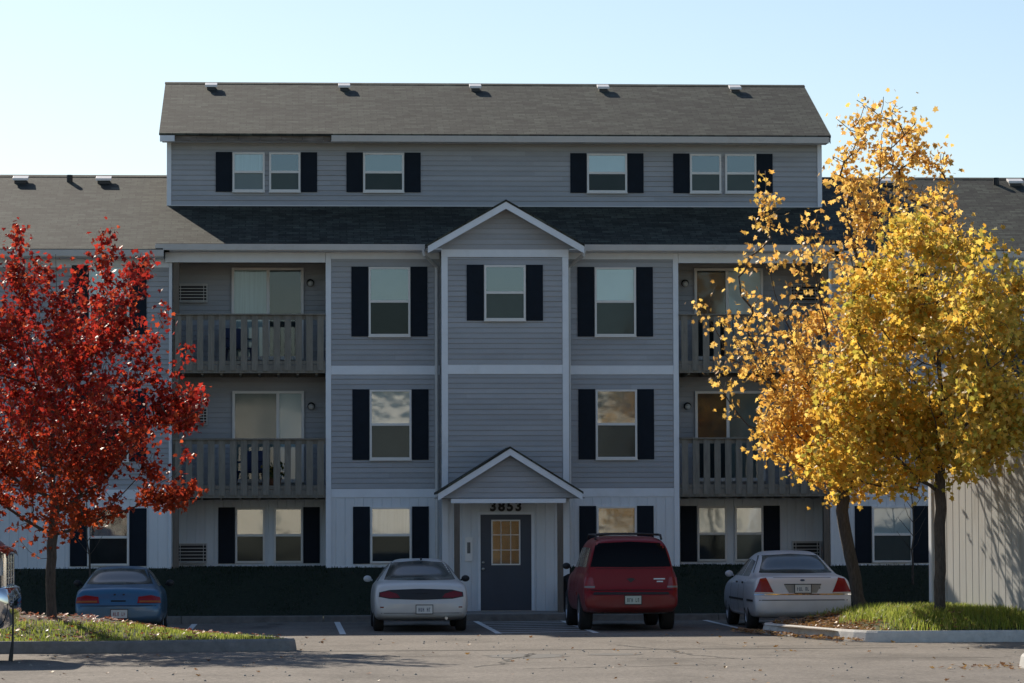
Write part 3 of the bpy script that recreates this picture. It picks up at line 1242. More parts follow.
# --- entrance door
mb = MB()
DX0, DX1, DZ0, DZ1, DY = -0.555, 0.555, 0.17, 2.265, -0.914
for a, b_ in ((DX0 - 0.06, DX0 - .002), (DX1 + .002, DX1 + 0.06)):
    mb.box(a, b_, DY - 0.05, DY + 0.02, DZ0, DZ1 + 0.06)
mb.box(DX0 - .002, DX1 + .002, DY - 0.05, DY + 0.02, DZ1, DZ1 + 0.06)
mb.build('door_frame', M_TRIM, BLD)
mb = MB()
mb.box(DX0, DX1, DY - 0.03, DY + 0.01, DZ0, DZ1 - 0.003)
door = mb.build('door', M_DOOR, BLD)
mb = MB()
gx0, gx1, gz0, gz1 = -0.32, 0.315, 1.16, 2.15
yf = DY - 0.045
mb.box(gx0, gx0 + .03, yf, DY - .02, gz0, gz1)
mb.box(gx1 - .03, gx1, yf, DY - .02, gz0, gz1)
mb.box(gx0 + .03, gx1 - .03, yf, DY - .02, gz1 - .03, gz1)
mb.box(gx0 + .03, gx1 - .03, yf, DY - .02, gz0, gz0 + .03)
for k in (1, 2):
    xx = gx0 + (gx1 - gx0) * k / 3
    zz = gz0 + (gz1 - gz0) * k / 3
    mb.box(xx - .008, xx + .008, yf + .002, DY - .02, gz0 + .03, gz1 - .03)
    mb.box(gx0 + .03, gx1 - .03, yf + .004, DY - .02, zz - .008, zz + .008)
dw = mb.build('door_window', M_FRAME, door)
mb = MB()
mb.face([(gx0 + .03, DY - 0.034, gz0 + .03), (gx1 - .03, DY - 0.034, gz0 + .03), (gx1 - .03, DY - 0.034, gz1 - .03), (gx0 + .03, DY - 0.034, gz1 - .03)])
mb.build('pane', glass_mat('door_glass', 0.11, 0.002, (0.15, 0.15, 0.15)), door)
mb = MB()
mb.lathe((-0.5, DY - 0.03, 1.08), (0, -1, 0), [(0, 0), (0.035, 0), (0.035, 0.01), (0.014, 0.015), (0.014, 0.045), (0.03, 0.055), (0.034, 0.075), (0.02, 0.09), (0, 0.092)], 14)
mb.lathe((-0.5, DY - 0.03, 1.22), (0, -1, 0), [(0, 0), (0.03, 0), (0.028, 0.02), (0, 0.022)], 14)
mb.build('handle', M_STEEL, door, smooth=True)
mb = MB()
mb.box(DX0, DX1, DY - 0.06, DY + 0.01, 0.161, 0.168)
mb.build('threshold', M_STEEL, BLD)
# intercom panel with buttons
mb = MB()
mb.box(-0.895, -0.735, DY - 0.05, DY + 0.005, 1.25, 1.77)
ip = mb.build('intercom', mat('intercom_grey', (0.8, 0.8, 0.78), 0.4), BLD, bevel=0.006)
mb = MB()
mb.box(-0.85, -0.78, DY - 0.056, DY - 0.0505, 1.42, 1.66)
mb.build('button_panel', mat('intercom_dark', (0.12, 0.12, 0.12), 0.4), ip)


def text_mesh(name, body, size, loc, rot, m, parent, depth=0.006, bold=0.0, space=1.0):
    c = bpy.data.curves.new(name, 'FONT')
    c.body = body
    c.size = size
    c.extrude = depth
    c.offset = bold
    c.align_x = 'CENTER'
    c.align_y = 'CENTER'
    c.space_character = space
    o = bpy.data.objects.new(name, c)
    COL.objects.link(o)
    dg = bpy.context.evaluated_depsgraph_get()
    me = bpy.data.meshes.new_from_object(o.evaluated_get(dg))
    bpy.data.objects.remove(o)
    bpy.data.curves.remove(c)
    me.name = name
    me.materials.clear()
    me.materials.append(m)
    o = bpy.data.objects.new(name, me)
    COL.objects.link(o)
    o.location = loc
    o.rotation_euler = rot
    o.parent = parent
    return o


text_mesh('house_number', '3853', 0.29, (0.0, DY - 0.02, 2.435), (R(90), 0, 0), M_BLK, BLD, 0.01, 0.012, 1.28)
part(bpy.data.objects['house_number'], 'dark house number 3853 above the door')

# ================================================================== garage at the right
GAR = thing('outbuilding', 'pale grooved board outbuilding with white rake boards behind the yellow trees', 'outbuilding', (8.03, -14.14, 0.2), R(12))
M_GAR = mat('garage_board', (0.46, 0.46, 0.44), 0.7, 0.06, 2.0, stretch=(3, 3, 0.4), spec=0.3, dirt=(0.34, 0.33, 0.30), dirt_scale=0.8)
mb = MB()
GY0, GY1, GE, GP = -2.8, 2.8, 3.9, 5.3
y = GY0
gzt = lambda q: GE + (GP - GE) * (1 - abs(q) / 2.8)
while y < GY1 - 1e-4:
    e = min(y + 0.3, GY1)
    g = 0.03
    mb.face([(-0.015, y + g / 2, 0), (-0.015, e - g / 2, 0), (-0.015, e - g / 2, gzt(e - g / 2)), (-0.015, y + g / 2, gzt(y + g / 2))])
    mb.face([(0, y, 0), (-0.015, y + g / 2, 0), (-0.015, y + g / 2, gzt(y + g / 2)), (0, y, gzt(y))])
    mb.face([(-0.015, e - g / 2, 0), (0, e, 0), (0, e, gzt(e)), (-0.015, e - g / 2, gzt(e - g / 2))])
    y = e
vgroove(mb, 0, 14, 0, GE, GY0, 0.3)
mb.face([(0, GY1, 0), (14, GY1, 0), (14, GY1, GE), (0, GY1, GE)])
mb.face([(14, GY0, 0), (14, GY1, 0), (14, GY1, GE), (14, 0.0, GP), (14, GY0, GE)])
mb.build('wall', M_GAR, GAR)
mb = MB()
mb.prism([(-0.3, GY0 - .35, GE - .05), (-0.3, 0.0, GP + .08), (-0.3, 0.0, GP + .02), (-0.3, GY0 - .35, GE - .11)], (14.6, 0, 0))
mb.prism([(-0.3, GY1 + .35, GE - .05), (-0.3, 0.002, GP + .08), (-0.3, 0.002, GP + .02), (-0.3, GY1 + .35, GE - .11)], (14.6, 0, 0))
mb.build('roof', M_ROOF, GAR)
mb = MB()
mb.prism([(-0.315, GY0 - .35, GE - .06), (-0.315, 0.0, GP + .07), (-0.315, GY1 + .35, GE - .06), (-0.315, GY1 + .35, GE - .26), (-0.315, 0.0, GP - .14), (-0.315, GY0 - .35, GE - .26)], (0.03, 0, 0))
mb.box(-0.04, 0.05, GY1 - 0.1, GY1 + 0.03, 0, GE)
mb.box(-0.04, 0.05, GY0 - 0.03, GY0 + 0.1, 0, GE)
mb.build('trim', M_TRIM, GAR)
# ================================================================== block across the lot (seen mirrored in the windows)
OPP = thing('facing_block', 'long pale apartment block across the lot, seen mirrored in the window glass', 'apartment building', (2, -128, 0))
M_OPP = mat('pale_render', (0.62, 0.58, 0.50), 0.8, 0.1, 0.3)
mb = MB()
mb.box(-38, 38, -12, 0, 0, 9.3)
mb.build('wall', M_OPP, OPP)
mb = MB()
mb.prism([(-38.5, -12.6, 9.28), (-38.5, 0.6, 9.28), (-38.5, -6, 12.0)], (77, 0, 0))
mb.build('roof', M_ROOF, OPP)
ow = None
for fl in range(3):
    for k in range(14):
        x = -35 + k * 5.3
        z = 1.3 + fl * 2.9
        mb = MB()
        mb.box(x, x + 1.5, -0.01, 0.06, z, z + 1.4)
        w = mb.build('window', M_FRAME, OPP)
        mb = MB()
        mb.box(x + .08, x + 1.42, 0.061, 0.07, z + .08, z + 1.32)
        mb.build('pane', M_BLIND2, w)


# ================================================================== cars
def paint(name, col, flake=0.0, coat=0.5):
    m, n, l, b = new_mat(name)
    b.inputs['Specular IOR Level'].default_value = 0.25 if coat < .2 else 0.5
    b.inputs['Base Color'].default_value = tuple(col) + (1,)
    b.inputs['Roughness'].default_value = 0.32
    b.inputs['Metallic'].default_value = flake
    b.inputs['Coat Weight'].default_value = coat
    b.inputs['Coat Roughness'].default_value = 0.06
    tc = n.new('ShaderNodeTexCoord')
    sp = n.new('ShaderNodeSeparateXYZ')
    l.new(tc.outputs['Object'], sp.inputs[0])
    nz = n.new('ShaderNodeTexNoise')
    nz.inputs['Scale'].default_value = 3.0
    nz.inputs['Detail'].default_value = 8
    l.new(tc.outputs['Object'], nz.inputs['Vector'])
    # road dust on the lower body
    mr = n.new('ShaderNodeMapRange')
    mr.inputs[1].default_value = 0.75
    mr.inputs[2].default_value = 0.25
    l.new(sp.outputs['Z'], mr.inputs[0])
    mu = n.new('ShaderNodeMath'); mu.operation = 'MULTIPLY'
    l.new(mr.outputs[0], mu.inputs[0]); l.new(nz.outputs[0], mu.inputs[1])
    m3 = n.new('ShaderNodeMath'); m3.operation = 'MULTIPLY'
    l.new(mu.outputs[0], m3.inputs[0]); m3.inputs[1].default_value = 0.7
    mx = n.new('ShaderNodeMix'); mx.data_type = 'RGBA'
    l.new(m3.outputs[0], mx.inputs[0])
    mx.inputs[6].default_value = tuple(col) + (1,)
    mx.inputs[7].default_value = (0.16, 0.145, 0.125, 1)
    l.new(mx.outputs[2], b.inputs['Base Color'])
    ra = n.new('ShaderNodeMapRange')
    ra.inputs[3].default_value = 0.26; ra.inputs[4].default_value = 0.5
    l.new(nz.outputs[0], ra.inputs[0])
    l.new(ra.outputs[0], b.inputs['Roughness'])
    return m


M_TYRE = mat('tyre_rubber', (0.018, 0.018, 0.018), 0.85, 0.2, 20)
M_RIM = mat('alloy_rim', (0.45, 0.45, 0.46), 0.3, 0.1, 8, metal=0.8)
M_PLAST = mat('black_plastic', (0.02, 0.02, 0.021), 0.55, 0.1, 9)
M_CHROME = mat('chrome', (0.75, 0.75, 0.76), 0.07, metal=1.0)
M_RED = mat('red_lens', (0.24, 0.008, 0.010), 0.25, coat=0.2)
M_DRED = mat('dark_red_lens', (0.16, 0.008, 0.010), 0.25, coat=0.2)
M_AMB = mat('amber_lens', (0.34, 0.09, 0.01), 0.25, coat=0.2)
M_CLR = mat('clear_lens', (0.55, 0.53, 0.50), 0.12, coat=1.0)
M_PLATE = mat('plate_white', (0.60, 0.61, 0.60), 0.4)
M_PTXT = mat('plate_blue_ink', (0.03, 0.06, 0.12), 0.5)
M_SEAM = mat('panel_gap', (0.008, 0.008, 0.009), 0.8)


def apply_eval(o):
    dg = bpy.context.evaluated_depsgraph_get()
    me = bpy.data.meshes.new_from_object(o.evaluated_get(dg))
    old = o.data
    o.modifiers.clear()
    o.data = me
    bpy.data.meshes.remove(old)


def loft_body(stations, name, m, parent, arches, sub=2):
    """stations: (y, w, zb, zs, zr, wr); half section mirrored; y grows to the nose"""
    rings = []
    for (y, w, zb, zs, zr, wr) in stations:
        h = zs - zb
        half = [(0, zb), (w - .16, zb), (w - .05, zb + .04), (w - .012, zb + h * .22), (w, zb + h * .48), (w - .008, zb + h * .74),
                (w - .035, zs - .05), (w - .075, zs - .005),
                (wr + (w - .075 - wr) * .52, zs + (zr - zs) * .5), (wr + .03, zr - (zr - zs) * .16 - .012), (wr - .09, zr - .012), (wr * .45, zr), (0, zr + .006)]
        full = [(x, z) for x, z in half] + [(-x, z) for x, z in reversed(half[1:-1])]
        rings.append([(x, y, z) for x, z in full])
    n = len(rings[0])
    v = [p for r in rings for p in r]
    f = []
    for k in range(len(rings) - 1):
        for j in range(n):
            a, b_ = k * n + j, k * n + (j + 1) % n
            f.append((a, b_, b_ + n, a + n))
    f.append(tuple(reversed(range(n))))
    f.append(tuple((len(rings) - 1) * n + j for j in range(n)))
    # split the end caps into strips so they smooth well
    f = f[:-2]
    for base, rev in ((0, True), ((len(rings) - 1) * n, False)):
        hn = 13
        for j in range(hn - 1):
            a, b_ = base + j, base + j + 1
            c, d = base + (n - j - 1) % n if j + 1 < hn - 1 else base + j + 1, base + (n - j) % n
            q = [a, b_, c, d]
            q2 = []
            for t in q:
                if t not in q2:
                    q2.append(t)
            if len(q2) > 2:
                f.append(tuple(q2))
    o = raw(name, v, f, m, parent, smooth=True)
    bm = bmesh.new(); bm.from_mesh(o.data)
    bmesh.ops.recalc_face_normals(bm, faces=bm.faces)
    bm.to_mesh(o.data); bm.free()
    s = o.modifiers.new('s', 'SUBSURF'); s.levels = sub; s.render_levels = sub
    apply_eval(o)
    # wheel arches
    mbc = MB()
    W = max(s_[1] for s_ in stations)
    for (ay, r) in arches:
        for sx in (-1, 1):
            a, b_ = sorted((sx * (W - 0.30), sx * (W + 0.1)))
            mbc.lathe((a, ay, r - 0.03), (1, 0, 0), [(0.0001, 0), (r + .055, 0), (r + .055, b_ - a), (0.0001, b_ - a)], 28)
    cut = mbc.build('cutter', M_PLAST)
    bm = bmesh.new(); bm.from_mesh(cut.data)
    bmesh.ops.remove_doubles(bm, verts=bm.verts, dist=0.001)
    bmesh.ops.recalc_face_normals(bm, faces=bm.faces)
    bm.to_mesh(cut.data); bm.free()
    bo = o.modifiers.new('b', 'BOOLEAN'); bo.operation = 'DIFFERENCE'; bo.object = cut; bo.solver = 'EXACT'
    apply_eval(o)
    bpy.data.objects.remove(cut)
    o.data.polygons.foreach_set('use_smooth', [True] * len(o.data.polygons))
    if hasattr(o.data, 'set_sharp_from_angle'):
        o.data.set_sharp_from_angle(angle=R(40))
    return o


def bvh_of(o):
    bm = bmesh.new(); bm.from_mesh(o.data)
    t = BVHTree.FromBMesh(bm)
    bm.free()
    return t


def patch(bvh, uvs_bottom, uvs_top, axis, name, m, parent, off=0.006, nu=14, nv=6, smooth=True, skirt=0.03):
    """sheet moulded onto the body. axis 'y' = seen from behind (points are x,z), 'Y' from the front, 'x-'/'x+' from the sides (points are y,z)"""
    def lerp_poly(p, t):
        q = t * (len(p) - 1)
        i = min(int(q), len(p) - 2)
        f_ = q - i
        return (p[i][0] + (p[i + 1][0] - p[i][0]) * f_, p[i][1] + (p[i + 1][1] - p[i][1]) * f_)
    rows = []
    for j in range(nv + 1):
        row = []
        for i in range(nu + 1):
            b0 = lerp_poly(uvs_bottom, i / nu)
            t0 = lerp_poly(uvs_top, i / nu)
            u = b0[0] + (t0[0] - b0[0]) * j / nv
            z = b0[1] + (t0[1] - b0[1]) * j / nv
            if axis == 'y':
                o_, d_ = Vector((u, -3, z)), Vector((0, 1, 0))
            elif axis == 'Y':
                o_, d_ = Vector((u, 9, z)), Vector((0, -1, 0))
            elif axis == 'x-':
                o_, d_ = Vector((-4, u, z)), Vector((1, 0, 0))
            else:
                o_, d_ = Vector((4, u, z)), Vector((-1, 0, 0))
            h = bvh.ray_cast(o_, d_)
            if h[0] is None:
                hp = row[-1][0] if row else (rows[-1][i][0] if rows else o_ + d_ * 3)
                row.append((Vector(hp), -d_))
            else:
                nrm = h[1] if h[1].dot(d_) < 0 else -h[1]
                row.append((h[0].copy(), nrm.copy()))
        rows.append(row)
    mb = MB()
    top = [[p + nn * off for p, nn in r] for r in rows]
    mb.grid(top)
    rim = ([(0, i) for i in range(nu + 1)] + [(j, nu) for j in range(1, nv + 1)] + [(nv, i) for i in reversed(range(nu))] + [(j, 0) for j in reversed(range(1, nv))])
    a = [top[j][i] for j, i in rim]
    b_ = [rows[j][i][0] - rows[j][i][1] * skirt for j, i in rim]
    mb.grid([a + a[:1], b_ + b_[:1]])
    o = mb.build(name, m, parent, smooth=True)
    o.data.set_sharp_from_angle(angle=R(50))
    return o


def wheel(parent, x, y, r, w, s, m_rim=None):
    mb = MB()
    prof = [(r * .62, -w / 2), (r * .90, -w / 2), (r * .97, -w / 2 + .015), (r, -w / 2 + .04), (r, w / 2 - .04), (r * .97, w / 2 - .015), (r * .90, w / 2), (r * .62, w / 2)]
    mb.lathe((x, y, r), (1, 0, 0), prof, 32)
    wo_ = mb.build('wheel', M_TYRE, parent, smooth=True)
    mb = MB()
    mb.lathe((x, y, r), (s, 0, 0), [(r * .63, w / 2 - .004), (r * .60, w / 2 - .02), (r * .52, w / 2 - .045), (r * .2, w / 2 - .03), (0.0001, w / 2 - .025)], 24)
    for k in range(5):
        a = 2 * pi * k / 5
        mb.bar((x + s * (w / 2 - .03), y + cos(a) * r * .12, r + sin(a) * r * .12), (x + s * (w / 2 - .022), y + cos(a) * r * .56, r + sin(a) * r * .56), 0.03, 0.06, (0, -sin(a), cos(a)))
    mb.build('rim', m_rim or M_RIM, wo_, smooth=False)


def mirror(parent, x, y, z, s, m):
    mb = MB()
    c = Vector((x + s * 0.05, y, z))
    P = []
    prof = [(0.0001, -.05), (.05, -.045), (.066, -.01), (.06, .04), (.03, .08), (.0001, .085)]
    i0 = len(mb.v)
    mb.lathe(c, (0, 1, 0), prof, 14)
    mb.v = [(c.x + (v[0] - c.x) * 1.25, v[1], v[2]) for v in mb.v]
    mb.bar((x - s * .05, y + .03, z - .03), (x + s * .06, y + .03, z - .02), 0.06, 0.035)
    return mb.build('wing_mirror', m, parent, smooth=True)


def plate(bvh, parent, x, z, m_plate, txt, ink, frame=M_PLAST, w=0.31, h=0.155):
    hit = bvh.ray_cast(Vector((x, -3, z)), Vector((0, 1, 0)))
    y = hit[0].y if hit[0] else 0
    for dz in (-h / 2, h / 2):
        for dx in (-w / 2, w / 2):
            q = bvh.ray_cast(Vector((x + dx, -3, z + dz)), Vector((0, 1, 0)))
            if q[0]:
                y = min(y, q[0].y)
    mb = MB()
    mb.box(x - w / 2, x + w / 2, y - 0.016, y - 0.006, z - h / 2, z + h / 2)
    # only worn, unreadable strokes are visible at this distance
    mb.cur = 1
    rs = random.Random(int(1000 * x + 77))
    cw = w * .78 / 6
    for k in range(6):
        cx = x - w * .39 + cw * (k + .5)
        if k == 3 and txt:
            continue
        mb.box(cx - cw * .32, cx - cw * .1, y - .0185, y - .0162, z - h * .27, z + h * .2)
        if rs.random() < .7:
            mb.box(cx + cw * .12, cx + cw * .32, y - .0185, y - .0162, z - h * .27, z + h * .2)
        zz = z + rs.choice((-.26, -.05, .13)) * h
        mb.box(cx - cw * .3, cx + cw * .3, y - .0188, y - .0163, zz, zz + h * .08)
    p = mb.build('licence_plate', [m_plate, ink], parent)
    mb = MB()
    for a, b_, c, d in ((-w / 2 - .012, w / 2 + .012, h / 2, h / 2 + .014), (-w / 2 - .012, w / 2 + .012, -h / 2 - .014, -h / 2), (-w / 2 - .012, -w / 2, -h / 2, h / 2), (w / 2, w / 2 + .012, -h / 2, h / 2)):
        mb.box(x + a, x + b_, y - .02, y + .012, z + c, z + d)
    mb.build('plate_frame', frame, p)
    return p


def band(b_l, b_r, z0, z1):
    return [(b_l, z0), (b_r, z0)], [(b_l, z1), (b_r, z1)]


# ---------- silver-white coupe
def car_coupe():
    t = thing('coupe', 'white two door coupe with full width dark tail light band, left of the entrance', 'car', (-2.21, -10.3, 0), R(-0.4), 'cars parked nose in at the block')
    mp = paint('white_car_paint', (0.60, 0.60, 0.59))
    W = .915
    st = [(0.00, W - .22, .36, .52, .55, .55), (0.03, W - .10, .30, .58, .62, .60), (0.10, W - .04, .27, .74, .78, .66), (.17, W - .02, .25, .86, .90, .68), (.30, W - .01, .23, .92, .965, .66),
          (.75, W, .2, .93, 1.0, .66), (.98, W, .2, .93, 1.03, .62), (1.45, W, .2, .92, 1.26, .54), (1.85, W, .2, .91, 1.37, .52), (2.4, W, .2, .91, 1.40, .53), (2.85, W, .2, .91, 1.36, .53),
          (3.3, W, .2, .91, 1.16, .60), (3.62, W, .2, .90, .99, .66), (4.2, W - .01, .2, .84, .90, .62), (4.75, W - .06, .22, .74, .79, .58), (4.98, W - .14, .26, .62, .66, .52), (5.08, W - .3, .34, .52, .55, .44)]
    b = loft_body(st, 'body', mp, t, ((1.12, .32), (3.86, .32)))
    bv = bvh_of(b)
    patch(bv, [(-.69, .995), (0, .985), (.69, .995)], [(-.53, 1.31), (0, 1.35), (.53, 1.31)], 'y', 'rear_window', M_CARGLASS, t, nu=16, nv=8)
    # full width band with two lamps in it
    patch(bv, [(-.81, .68), (-.6, .64), (0, .62), (.6, .64), (.81, .68)], [(-.80, .765), (-.6, .81), (0, .83), (.6, .81), (.80, .765)], 'y', 'tail_band', M_PLAST, t, nu=24, off=.006)
    for s in (-1, 1):
        bo, to = [(s * .40, .66), (s * .60, .655), (s * .79, .69)], [(s * .46, .735), (s * .62, .785), (s * .785, .757)]
        patch(bv, bo, to, 'y', 'tail_light', M_DRED, t, nu=10, off=.010)
        sd = 'x+' if s > 0 else 'x-'
        patch(bv, [(1.55, .955), (2.4, .955), (3.15, .965)], [(1.95, 1.25), (2.4, 1.29), (2.8, 1.26)], sd, 'side_window', M_CARGLASS, t)
        patch(bv, [(1.88, .36), (1.89, .36)], [(1.84, .90), (1.85, .90)], sd, 'door_seam', M_SEAM, t, nu=2, nv=10, off=.002, skirt=.004)
        mirror(t, s * .93, 3.05, .98, s, mp if s < 0 else M_PLAST)
        for y in (1.12, 3.86):
            wheel(t, s * .80, y, .32, .2, s)
    patch(bv, [(-.14, .745), (0, .735), (.14, .745)], [(-.10, .77), (0, .785), (.10, .77)], 'y', 'badge', M_PLAST, t, nu=6, nv=2, off=.013)
    plate(bv, t, .06, .44, M_PLATE, True, M_PTXT)
    patch(bv, *band(-.85, .85, .365, .375), 'y', 'bumper_seam', M_SEAM, t, nu=20, nv=1, off=.002, skirt=.004)
    for x in (-.75, .75):
        patch(bv, *band(x - .035, x + .035, .47, .495), 'y', 'reflector', M_DRED, t, nu=2, nv=1)
    mb = MB()
    mb.tube([(.48, .02, .27), (.48, .35, .27)], .03, 10)
    mb.build('exhaust', M_STEEL, t)
    mb = MB()
    mb.tube([(0.05, 1.75, 1.37), (0.05, 1.72, 1.40)], .02, 8)
    mb.build('aerial', M_PLAST, t)
    return t


# ---------- white full size sedan
def car_sedan():
    t = thing('sedan', 'white full size sedan with red corner tail lights beside the yellow trees', 'car', (5.16, -10.3, 0), R(0.0), 'cars parked nose in at the block')
    mp = paint('sedan_white_paint', (0.64, 0.65, 0.67))
    W = .975
    st = [(0.00, W - .18, .36, .56, .58, .66), (0.03, W - .06, .31, .62, .64, .70), (.09, W - .035, .28, .66, .69, .76), (.12, W - .03, .26, .84, .88, .78), (.17, W - .03, .25, .98, 1.02, .78), (.30, W - .02, .23, 1.00, 1.055, .78),
          (.9, W, .22, 1.0, 1.085, .76), (1.15, W, .22, .99, 1.13, .72), (1.55, W, .22, .98, 1.37, .62), (1.9, W, .22, .97, 1.49, .59), (2.5, W, .22, .97, 1.53, .61), (3.0, W, .22, .97, 1.49, .61),
          (3.45, W, .22, .97, 1.26, .67), (3.8, W, .22, .96, 1.05, .74), (4.5, W - .01, .22, .90, .97, .72), (5.05, W - .05, .24, .82, .88, .68), (5.26, W - .12, .28, .66, .70, .6), (5.36, W - .28, .36, .54, .57, .5)]
    b = loft_body(st, 'body', mp, t, ((1.2, .335), (4.12, .335)))
    bv = bvh_of(b)
    patch(bv, [(-.80, 1.095), (0, 1.085), (.80, 1.095)], [(-.60, 1.42), (0, 1.455), (.60, 1.42)], 'y', 'rear_window', M_CARGLASS, t, nu=16, nv=8)
    for s in (-1, 1):
        patch(bv, [(s * .57, .725), (s * .93, .735)], [(s * .70, 1.005), (s * .82, .985)], 'y', 'tail_light', M_RED, t, nu=10, nv=8, off=.012)
        patch(bv, [(s * .59, .70), (s * .93, .71)], [(s * .575, .728), (s * .93, .736)], 'y', 'reverse_light', M_CLR, t, nu=8, nv=2, off=.013)
        sd = 'x+' if s > 0 else 'x-'
        patch(bv, [(1.45, 1.02), (2.3, 1.02)], [(1.85, 1.31), (2.3, 1.35)], sd, 'side_window', M_CARGLASS, t)
        patch(bv, [(2.42, 1.02), (3.45, 1.02)], [(2.42, 1.35), (3.0, 1.33)], sd, 'side_window', M_CARGLASS, t)
        for yy in (1.55, 2.36, 3.5):
            patch(bv, [(yy, .36), (yy + .012, .36)], [(yy, .95), (yy + .012, .95)], sd, 'door_seam', M_SEAM, t, nu=2, nv=10, off=.002, skirt=.004)
        patch(bv, [(.3, .55), (1.0, .55)], [(.3, .59), (1.0, .59)], sd, 'side_moulding', M_PLAST, t, nu=8, nv=2, off=.01)
        patch(bv, [(1.6, .55), (3.7, .55)], [(1.6, .59), (3.7, .59)], sd, 'side_moulding', M_PLAST, t, nu=16, nv=2, off=.01)
        mirror(t, s * .97, 3.35, 1.05, s, mp)
        for y in (1.2, 4.12):
            wheel(t, s * .85, y, .335, .22, s)
        for yy in (1.75, 2.62):
            patch(bv, [(yy, .88), (yy + .16, .88)], [(yy, .91), (yy + .16, .91)], sd, 'door_handle', M_PLAST, t, nu=4, nv=2, off=.02)
    patch(bv, *band(-.93, .93, .676, .70), 'y', 'chrome_strip', M_CHROME, t, nu=24, nv=1, off=.012)
    patch(bv, [(-.27, .72), (.27, .72)], [(-.36, .875), (.36, .875)], 'y', 'plate_recess', mat('plate_recess_grey', (.28, .27, .24), .35), t, nu=10, nv=4, off=.008)
    patch(bv, *band(-.36, .36, .876, .89), 'y', 'trunk_pull', M_PLAST, t, nu=10, nv=1, off=.014)
    patch(bv, [(-.045, .955), (-.02, .945), (.02, .945), (.045, .955)], [(-.045, .965), (-.02, .978), (.02, .978), (.045, .965)], 'y', 'badge', M_PTXT, t, nu=8, nv=2, off=.010)
    plate(bv, t, 0, .80, M_PLATE, True, M_PTXT)
    patch(bv, *band(.30, .34, .80, .83), 'y', 'trunk_lock', M_PLAST, t, nu=2, nv=2)
    patch(bv, *band(-.86, .86, .575, .59), 'y', 'bumper_strip', M_SEAM, t, nu=20, nv=1, off=.003, skirt=.004)
    patch(bv, *band(-.56, .56, 1.01, 1.016), 'y', 'trunk_seam', M_SEAM, t, nu=16, nv=1, off=.002, skirt=.004)
    return t


